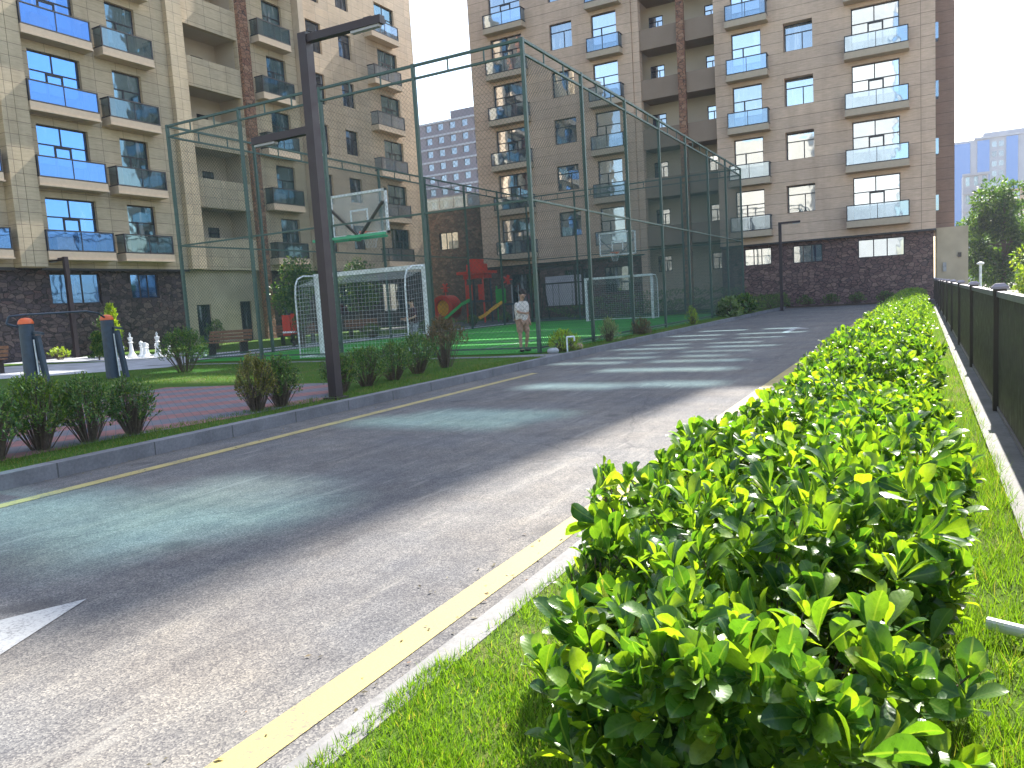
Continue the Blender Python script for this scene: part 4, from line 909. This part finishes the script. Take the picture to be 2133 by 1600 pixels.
# ------------------------------------------------------------------ small things
f=empty('fitness_station',(-16.6,10.3,.115)); tag(f,'outdoor fitness station with two slate pillars, orange caps and a high bar','fitness equipment')
for s,(x,y) in enumerate(((.25,-1.05),(-.35,1.15))):
    b=MB(); b.lathe([(.15,0),(.14,1.36),(.13,1.38)],(x,y,0),20); p=b.build('pillar',SLATE,f,smooth=False)
    b=MB(); b.lathe([(.15,1.38),(.145,1.42),(.12,1.47),(.07,1.5),(0,1.51)],(x,y,0),20); b.build('pillar_cap',ORANGE,p)
    b=MB(); b.beam((x+.32,y+.12,.0),(x+.2,y+.08,1.12),.14,.07); b.beam((x+.12,y+.05,1.2),(x+.36,y+.12,1.16),.06,.05); b.build('side_leg',SLATE,p)
    b=MB(); b.beam((x+.25,y+.0,.05),(x+.17,y+.02,1.05),.02,.02); b.build('pull_rod',WHITE,p)
b=MB(); b.tube([(.1,-1.35,1.4),(.13,-1.3,1.55),(.2,-1.0,1.57),(-.1,.5,1.6),(-.2,.85,1.55),(-.3,1.1,1.42)],.022,8); b.tube([(.1,-1.35,1.4),(.2,-1.1,1.3)],.022,8); b.build('pull_up_bar',SLATE,f)
def bench(x,y,rz,label,back=True,L_=1.7):
    o=empty('park_bench',(x,y,.115),rz); tag(o,label,'bench','brown slatted benches on the plaza')
    b=MB()
    for k in range(4): b.box(-L_/2,L_/2,-.2+k*.11,-.2+k*.11+.09,.42,.455)
    b.build('seat',WOOD,o)
    if back:
        b=MB()
        for k in range(3): b.beam((-L_/2,.24+.03*k,.55+k*.12),(L_/2,.24+.03*k,.55+k*.12),.03,.09)
        b.build('backrest',WOOD,o)
    for s in (-1,1):
        b=MB(); b.box(s*L_*.38-.03,s*L_*.38+.03,-.2,.24,0,.42); b.beam((s*L_*.38,.22,.4),(s*L_*.38,.33,.85),.04,.04) if back else None; b.build('leg',BLACK,o)
    return o
bench(-21.6,19.0,R(15),'brown bench on the curved path, in front of the left building loggia')
bench(-25.6,12.9,R(20),'brown bench cut by the left edge of the picture')
bench(-24.0,29.5,R(60),'brown bench seen through the goal net, right of the lamp post')
bench(-23.6,24.6,R(60),'brown bench seen just left of the lamp post through the net')
def chess(x,y,h,r,label,kind):
    b=MB(); P=[(0,0),(r,0),(r,.06*h),(r*.8,.12*h),(r*.55,.2*h),(r*.38,.45*h),(r*.34,.62*h),(r*.6,.66*h),(r*.3,.7*h)]
    P+= {'pawn':[(r*.5,.8*h),(r*.45,.92*h),(0,h)],'king':[(r*.5,.82*h),(r*.55,.88*h),(r*.2,.9*h),(r*.12,.99*h),(0,h)],'rook':[(r*.5,.75*h),(r*.55,.98*h),(r*.4,h),(0,.95*h)]}[kind]
    b.lathe(P,n=16)
    if kind=='king': b.box(-.05,.05,-.015,.015,h*.98,h*1.04); b.box(-.015,.015,-.0149,.0149,h*1.041,h*1.1)
    o=b.build('chess_piece',CHESS,None,(x,y,.125)); return tag(o,label,'chess piece','giant white chess pieces')
chess(-26.7,18.9,.86,.17,'tall white chess king, leftmost of the giant pieces','king'); chess(-26.45,18.35,.5,.15,'white chess pawn beside the tall king','pawn')
chess(-26.1,18.9,.62,.15,'white chess pawn before the yellowish plant','pawn'); chess(-25.65,18.7,.55,.15,'white chess rook right of the middle pawn','rook'); chess(-25.15,18.9,.84,.17,'tall white chess king at the right end of the giant pieces','king')
for i,(x,y) in enumerate([(-26.6,19.5),(-25.9,19.4),(-25.3,19.5)]): chess(x,y,.5,.15,'small white chess pawn in the back row of the giant pieces','pawn')
# rider
o=empty('spring_rider',(-21.7,22.3,.115)); tag(o,'red spring rider seen beside the left rear bar of the goal','playground toy')
b=MB(); b.box(-.42,-.02,-.04,.04,.45,1.25); b.box(.05,.42,-.04,.04,.5,1.3); b.build('side_panel',RED,o); b=MB(); b.box(-.3,.3,-.18,.18,.55,.62); b.build('seat',WHITE,o); b=MB(); b.tube([(0,0,0),(.06,.05,.12),(-.06,0,.22),(.05,-.05,.33),(0,0,.47)],.05,8); b.build('spring',BLACK,o)
# playground
PG=.12
t=empty('play_tower',(-25.9,44,PG)); tag(t,'tall red play tower with a green slide','playground tower')
for sx in (-.65,.65):
    for sy in (-.5,.5):
        b=MB(); b.tube([(sx,sy,0),(sx,sy,2.9)],.06,8); b.build('post',RED if sy<0 else SLATE,t)
b=MB(); b.box(-.75,.75,-.6,.6,1.35,1.45); b.build('deck',SLATE,t)
b=MB(); b.box(-.6,-.15,-.56,-.52,1.5,2.5); b.box(.3,.6,-.56,-.52,1.5,2.5); b.build('front_panel',RED,t)
b=MB(); b.box(-1.15,1.05,-.8,.8,3.2,3.38); b.box(-.8,.75,-.55,.55,2.9,3.2); b.box(-.6,.55,-.4,.4,3.38,3.85); b.box(-.4,.35,-.3,.3,3.85,4.2); b.build('roof',RED,t)
b=MB()
sl=[(-.35,-.6,1.45),(-.8,-.95,1.2),(-1.6,-1.5,.45),(-1.95,-1.75,.25)]
for a,c in zip(sl[:-1],sl[1:]): b.beam(a,c,.5,.05); 
for a,c in zip(sl[:-1],sl[1:]):
    for d in (-.26,.26): b.beam((a[0]+d*.55,a[1]-d*.85,a[2]+.09),(c[0]+d*.55,c[1]-d*.85,c[2]+.09),.04,.18)
b.build('slide',PGRN,t)
t=empty('crawl_tube',(-28.5,44,PG)); tag(t,'round red and yellow crawl tube on green legs','playground toy')
def ringy(b,c,r0,r1,y0,y1,n=20):
    for k in range(n):
        a=2*PI*k/n; d=2*PI*(k+1)/n
        def P(r,a_,y): return (c[0]+r*math.cos(a_),y,c[2]+r*math.sin(a_))
        b.face([P(r0,a,y0),P(r0,d,y0),P(r1,d,y0),P(r1,a,y0)]); b.face([P(r1,a,y0),P(r1,d,y0),P(r1,d,y1),P(r1,a,y1)]); b.face([P(r0,d,y0),P(r0,a,y0),P(r0,a,y1),P(r0,d,y1)])
b=MB(); ringy(b,(0,0,1.1),.55,.85,-.6,.6); b.build('tube_ring',RED,t)
b=MB(); ringy(b,(0,0,1.1),.0,.55,-.3,.2); b.build('tube_end',PYEL,t)
for sx in (-.5,.5): b=MB(); b.tube([(sx,0,0),(sx*.8,0,.5)],.06,8); b.build('leg',PGRN,t)
b=MB()
for k in range(6): a=2*PI*k/6; b.beam((0,0,2.45),(.32*math.cos(a),0,2.45+.32*math.sin(a)),.16,.06)
b.tube([(0,0,1.95),(0,0,2.4)],.04,6); b.build('flower_topper',RED,t)
t=empty('play_tower',(-23.5,43.6,PG)); tag(t,'small green play tower with a yellow slide','playground tower')
for sx in (-.55,.55):
    for sy in (-.45,.45): b=MB(); b.tube([(sx,sy,0),(sx,sy,2.3)],.05,8); b.build('post',PGRN if sx<0 else GREY,t)
b=MB(); b.box(-.62,.1,-.5,-.46,1.2,2.1); b.build('front_panel',PGRN,t); b=MB(); b.box(-.62,.62,-.5,.5,1.05,1.15); b.build('deck',SLATE,t)
b=MB()
sl=[(-.2,-.5,1.2),(-.6,-.9,.85),(-1.1,-1.3,.4),(-1.4,-1.5,.25)]
for a,c in zip(sl[:-1],sl[1:]): b.beam(a,c,.52,.05)
for a,c in zip(sl[:-1],sl[1:]):
    for d in (-.28,.28): b.beam((a[0]+d*.55,a[1]-d*.85,a[2]+.08),(c[0]+d*.55,c[1]-d*.85,c[2]+.08),.04,.16)
b.build('slide',PYEL,t)
b=MB()
for k in range(5): a=2*PI*k/5; b.beam((.25,-.4,2.65),(.25+.3*math.cos(a),-.4,2.65+.3*math.sin(a)),.2,.06)
b.build('star_topper',RED,t)
t=empty('swing_frame',(-19.3,43.4,PG)); tag(t,'dark swing frame with hanging seats right of the play towers','swing')
for sx in (-1.5,1.4):
    b=MB(); b.tube([(sx,-.6,0),(sx,0,2.2)],.045,8); b.tube([(sx,.6,0),(sx,0,2.2)],.045,8); b.build('leg',BLACK,t)
b=MB(); b.tube([(-1.7,0,2.2),(1.6,0,2.2)],.045,8); b.build('top_bar',BLACK,t)
for sx in (-.7,.6):
    b=MB(); b.tube([(sx-.2,0,2.2),(sx-.2,0,.5)],.01,4); b.tube([(sx+.2,0,2.2),(sx+.2,0,.5)],.01,4); b.box(sx-.24,sx+.24,-.12,.12,.47,.5); b.build('swing_seat',BLACK,t)
t=empty('pergola',(-21.2,46.2,PG)); tag(t,'dark frame with a flat top behind the swing','pergola')
for sx in (-1.6,1.6):
    for sy in (-.6,.6): b=MB(); b.box(sx-.06,sx+.06,sy-.06,sy+.06,0,3.3); b.build('post',BLACK,t)
b=MB(); b.box(-1.8,1.8,-.8,.8,3.3,3.4); b.build('roof',BLACK,t)
# tap pipe and stones
mb=MB(); mb.tube([(-7.12,15.9,.1),(-7.12,15.9,.46),(-6.98,16.0,.46),(-6.98,16.0,.36)],.02,8); tag(mb.build('water_pipe',WHITE),'white bent water pipe standing at the kerb near the corner post','pipe')
def stone(x,y,s,m,label):
    import bmesh
    me=bpy.data.meshes.new('stone'); bm=bmesh.new(); bmesh.ops.create_icosphere(bm,subdivisions=3,radius=s)
    for v in bm.verts:
        k=1+.18*math.sin(v.co.x*40/s*.06+x)*math.cos(v.co.y*30/s*.07)+random.uniform(-.03,.03); v.co*=k; v.co.z*=.65
    bm.to_mesh(me); bm.free(); me.materials.append(m); o=link('stone',me,None,(x,y,.12+s*.4)); tag(o,label,'stone')
stone(-7.25,16.75,.14,m_noisy('pink_stone',(.3,.17,.14),(.4,.25,.2),9,.9),'pinkish stone right of the white water pipe'); stone(-7.35,15.6,.13,GREY,'grey stone left of the white water pipe')

# ------------------------------------------------------------------ people
def skin_obj(name, verts, edges, radii, material, parent=None, sub=2, root=0):
    me=bpy.data.meshes.new(name); me.from_pydata(verts,edges,[]); o=link(name,me,parent); me.materials.append(material)
    m=o.modifiers.new('Skin','SKIN'); m.use_smooth_shade=True
    for i,r in enumerate(radii):
        sv=me.skin_vertices[0].data[i]; sv.radius=(r,r) if not isinstance(r,tuple) else r; sv.use_root=(i==root)
    s=o.modifiers.new('Sub','SUBSURF'); s.levels=sub; s.render_levels=sub
    return o
def person(loc, rz, H, pose, mats, label):
    """mats: skin, hair, shirt, shorts, shoes ; faces local -y ; pose: dict of joints scaled to a 1.5 m figure"""
    k=H/1.5; root=empty('person',loc,rz); tag(root,label,'person'); root.scale=(k,k,k)
    sk,ha,sh,pa,fo=mats; J=pose
    V=[];E=[];Rr=[]
    def add(p,r,par=None): V.append(p); Rr.append(r); 
    names=['pelvis','waist','chest','neck0','neck1','head0','head1','shL','elL','wrL','paL','shR','elR','wrR','paR','hipL','knL','anL','toL','hipR','knR','anR','toR','chin']
    rad=dict(pelvis=(.12,.09),waist=(.105,.08),chest=(.125,.085),neck0=.05,neck1=.042,head0=(.07,.082),head1=(.075,.088),shL=.046,elL=.033,wrL=.022,paL=(.03,.016),shR=.046,elR=.033,wrR=.022,paR=(.03,.016),hipL=.078,knL=.05,anL=.034,toL=.03,hipR=.078,knR=.05,anR=.034,toR=.03,chin=.035)
    idx={n:i for i,n in enumerate(names)}
    V=[J[n] for n in names]; Rr=[rad[n] for n in names]
    pairs=[('pelvis','waist'),('waist','chest'),('chest','neck0'),('neck0','neck1'),('neck1','head0'),('head0','head1'),('head0','chin'),('chest','shL'),('shL','elL'),('elL','wrL'),('wrL','paL'),('chest','shR'),('shR','elR'),('elR','wrR'),('wrR','paR'),('pelvis','hipL'),('hipL','knL'),('knL','anL'),('anL','toL'),('pelvis','hipR'),('hipR','knR'),('knR','anR'),('anR','toR')]
    E=[(idx[a],idx[b]) for a,b in pairs]
    # fingers rooted in the palms
    for s in ('L','R'):
        p=Vector(J['pa'+s]); w=Vector(J['wr'+s]); d=(p-w).normalized(); side=d.cross(Vector((1,0,0))).normalized()
        for q,(off,ln_) in enumerate(((-.024,.05),(-.008,.062),(.008,.058),(.022,.045))):
            a=p+side*off+d*.01; m=a+d*ln_*.6; e=m+d*ln_*.4+Vector((.012 if s=='R' else -.012,0,0))*-1
            i0=len(V); V+= [tuple(a),tuple(m),tuple(e)]; Rr+= [.0085,.008,.0065]; E+= [(idx['pa'+s],i0),(i0,i0+1),(i0+1,i0+2)]
        a=w.lerp(p,.5)+side*-.03; e=a+d*.035+side*-.018; i0=len(V); V+= [tuple(a),tuple(e)]; Rr+= [.01,.0075]; E+= [(idx['wr'+s],i0),(i0,i0+1)]
    skin_obj('body',V,E,Rr,sk,root)
    h0=Vector(J['head0']); h1=Vector(J['head1']); fd=J['face']; fd=Vector(fd).normalized(); sd=fd.cross(Vector((0,0,1))).normalized()
    # nose, ears, eyes as small parts of the head
    b=MB(); c=h0.lerp(h1,.35)+fd*.088; b.beam(c+Vector((0,0,.02)),c+fd*.018-Vector((0,0,.012)),.018,.02,n=6)
    for s in (-1,1): e=h0.lerp(h1,.35)+sd*s*.078; b.beam(e+Vector((0,0,.022)),e-Vector((0,0,.022)),.016,.03,n=6)
    b.build('nose_and_ears',sk,root)
    b=MB()
    for s in (-1,1): e=h0.lerp(h1,.5)+fd*.082+sd*s*.03; b.lathe([(0,-.008),(.011,0),(0,.008)],tuple(e),8)
    c=h0.lerp(h1,-.05)+fd*.078; b.beam(c-sd*.018,c+sd*.018,.006,.006); b.build('eyes_and_mouth',ha,root)
    hb=-fd*.022; top=h1+Vector((0,0,.01))
    skin_obj('hair',[tuple(h0+hb*2.2+Vector((0,0,.01))),tuple(h1+hb*1.1+Vector((0,0,.025))),tuple(top+fd*.05+Vector((0,0,.05)))],[(0,1),(1,2)],[(.09,.09),(.108,.112),(.085,.07)],ha,root)
    # shirt
    def up(a,b_,t): return tuple(Vector(J[a]).lerp(Vector(J[b_]),t))
    hem=Vector(J['pelvis'])+Vector((0,0,-.05))
    vs=[tuple(hem),J['waist'],J['chest'],up('neck0','neck1',.05),J['shL'],up('shL','elL',.45),up('shL','elL',.92),J['shR'],up('shR','elR',.45),up('shR','elR',.92)]
    es=[(0,1),(1,2),(2,3),(2,4),(4,5),(5,6),(2,7),(7,8),(8,9)]
    skin_obj('shirt',vs,es,[(.185,.14),(.172,.13),(.17,.12),.058,.062,.062,.06,.062,.062,.06],sh,root,root=1)
    long=pose.get('long',False); t1=.98 if not long else 1.0
    vs=[J['pelvis'],J['hipL'],up('hipL','knL',.5),up('hipL','knL',t1),J['hipR'],up('hipR','knR',.5),up('hipR','knR',t1)]; es=[(0,1),(1,2),(2,3),(0,4),(4,5),(5,6)]; rs=[(.13,.1),.092,.088,.078,.092,.088,.078]
    if long:
        vs+= [J['anL'],J['anR']]; es+= [(3,7),(6,8)]; rs+= [.052,.052]
    skin_obj('trousers',vs,es,rs,pa,root)
    for s in ('L','R'):
        a=Vector(J['an'+s]); t=Vector(J['to'+s]); a2=Vector((a.x,a.y,.035)); skin_obj('shoe',[tuple(a2+(a2-t).normalized()*.03),tuple(a2.lerp(t,.5)),tuple(t+(t-a2).normalized()*.02)],[(0,1),(1,2)],[(.042,.04),(.042,.036),(.04,.028)],fo,root)
    return root
base_pose=dict(pelvis=(0,0,.76),waist=(0,.01,.9),chest=(0,.0,1.08),neck0=(0,-.005,1.2),neck1=(0,-.02,1.26),head0=(0,-.035,1.335),head1=(0,-.035,1.40),chin=(0,-.07,1.285),face=(0,-1,-.15),
  shL=(.155,0,1.15),elL=(.2,.03,.93),wrL=(.19,-.05,.74),paL=(.185,-.07,.68),shR=(-.155,0,1.15),elR=(-.2,.03,.93),wrR=(-.19,-.05,.74),paR=(-.185,-.07,.68),
  hipL=(.08,0,.72),knL=(.09,-.02,.42),anL=(.09,.02,.08),toL=(.105,-.11,.035),hipR=(-.08,0,.72),knR=(-.09,-.02,.42),anR=(-.095,.02,.08),toR=(-.11,-.11,.035))
def cloth(n,c1,c2,s): return m_noisy(n,c1,c2,s,.9)
SKIN=m_noisy('skin_tone',(.42,.25,.17),(.48,.29,.2),6,.55); HAIR=m_noisy('dark_hair',(.015,.01,.008),(.03,.02,.015),40,.6)
p1=dict(base_pose); p1.update(shR=(-.15,-.03,1.14),elR=(-.2,-.12,.95),wrR=(-.12,-.27,.92),paR=(-.08,-.32,.92),head0=(.01,-.06,1.325),head1=(.02,-.07,1.39),chin=(.005,-.10,1.275),neck1=(.005,-.035,1.255),face=(-.3,-1,-.5),knL=(.1,-.06,.42),anL=(.1,.03,.08),anR=(-.1,-.03,.08),toR=(-.13,-.16,.035),toL=(.13,-.09,.035))
pm=mat('patterned_shirt',(.6,.53,.48),.9); nt=pm.node_tree; v=N(nt,'ShaderNodeTexVoronoi'); v.inputs['Scale'].default_value=22; L(nt,objco(nt),v.inputs['Vector']); base(nt,ramp(nt,v.outputs['Distance'],[(.18,(.32,.25,.25)),(.3,(.62,.54,.49)),(.6,(.72,.66,.6))]).outputs[0])
person((-8.42,16.25,.13),R(65),1.5,p1,(SKIN,HAIR,pm,cloth('tan_shorts',(.36,.2,.13),(.5,.32,.24),30),cloth('dark_shoes',(.03,.03,.035),(.06,.06,.06),20)),'boy in a pale patterned T-shirt and tan shorts standing by the corner post')
p2=dict(base_pose); p2.update(long=True,elR=(-.25,-.02,.95),wrR=(-.2,-.2,.9),paR=(-.17,-.26,.9),elL=(.25,-.02,.95),wrL=(.14,-.2,.88),paL=(.1,-.25,.87))
person((-12.75,17.9,.13),R(-35),1.52,p2,(SKIN,HAIR,cloth('dark_patterned_top',(.035,.02,.025),(.10,.05,.055),25),cloth('grey_trousers',(.2,.2,.24),(.28,.28,.32),8),cloth('grey_shoes',(.1,.1,.1),(.16,.16,.16),20)),'person in a dark top and grey trousers standing inside the netted goal')

# ------------------------------------------------------------------ camera, light, world
cam=bpy.data.cameras.new('camera'); co=bpy.data.objects.new('camera',cam); COL.objects.link(co); S.camera=co
XA=(.88084492,-.00397384,-.47338824); YA=(.46938907,-.12264061,.87443306); ZA=(-.06153148,-.99244319,-.10616209)
M=Matrix(((XA[0],-XA[1],-XA[2]),(YA[0],-YA[1],-YA[2]),(ZA[0],-ZA[1],-ZA[2]))).to_4x4(); M.translation=Vector((0,0,1.32)); co.matrix_world=M
cam.sensor_width=36; cam.lens=1590/2133*36; cam.clip_start=.05; cam.clip_end=3000
sun=bpy.data.lights.new('sun','SUN'); sun.energy=5.0; sun.angle=R(.53); sun.color=(1,.95,.87); so=bpy.data.objects.new('sun',sun); COL.objects.link(so)
az=R(4.5); d=Vector((math.sin(az)*math.cos(EL),math.cos(az)*math.cos(EL),math.sin(EL))); so.rotation_euler=d.to_track_quat('Z','Y').to_euler(); so.location=(0,0,60)
w=bpy.data.worlds.new('World'); S.world=w; w.use_nodes=True; nt=w.node_tree; bg=nt.nodes['Background']
sky=nt.nodes.new('ShaderNodeTexSky'); sky.sky_type='NISHITA'; sky.sun_disc=False; sky.sun_elevation=EL; sky.sun_rotation=az; sky.dust_density=1.6; sky.air_density=1.2; sky.ozone_density=1
nt.links.new(sky.outputs[0],bg.inputs[0]); bg.inputs[1].default_value=.12
HZ=0.0005
hb=MB(); hb.box(-260,260,-120,420,-1.2,75); hz=hb.build('haze',[]); hz.data.materials.clear()
hm=bpy.data.materials.new('haze_air'); hm.use_nodes=True; ht=hm.node_tree; ht.nodes.clear(); ho=N(ht,'ShaderNodeOutputMaterial'); hv=N(ht,'ShaderNodeVolumePrincipled')
hv.inputs['Color'].default_value=(.82,.88,1,1); hv.inputs['Density'].default_value=HZ; hv.inputs['Anisotropy'].default_value=.15; L(ht,hv.outputs[0],ho.inputs['Volume']); hz.data.materials.append(hm); tag(hz,kind='stuff')
S.view_settings.view_transform='Standard'; S.view_settings.look='None'; S.view_settings.exposure=1.75; S.view_settings.gamma=1
S.render.engine='CYCLES'; S.render.resolution_x=1024; S.render.resolution_y=768
S.cycles.max_bounces=6; S.cycles.transparent_max_bounces=16; S.cycles.caustics_reflective=False; S.cycles.caustics_refractive=False
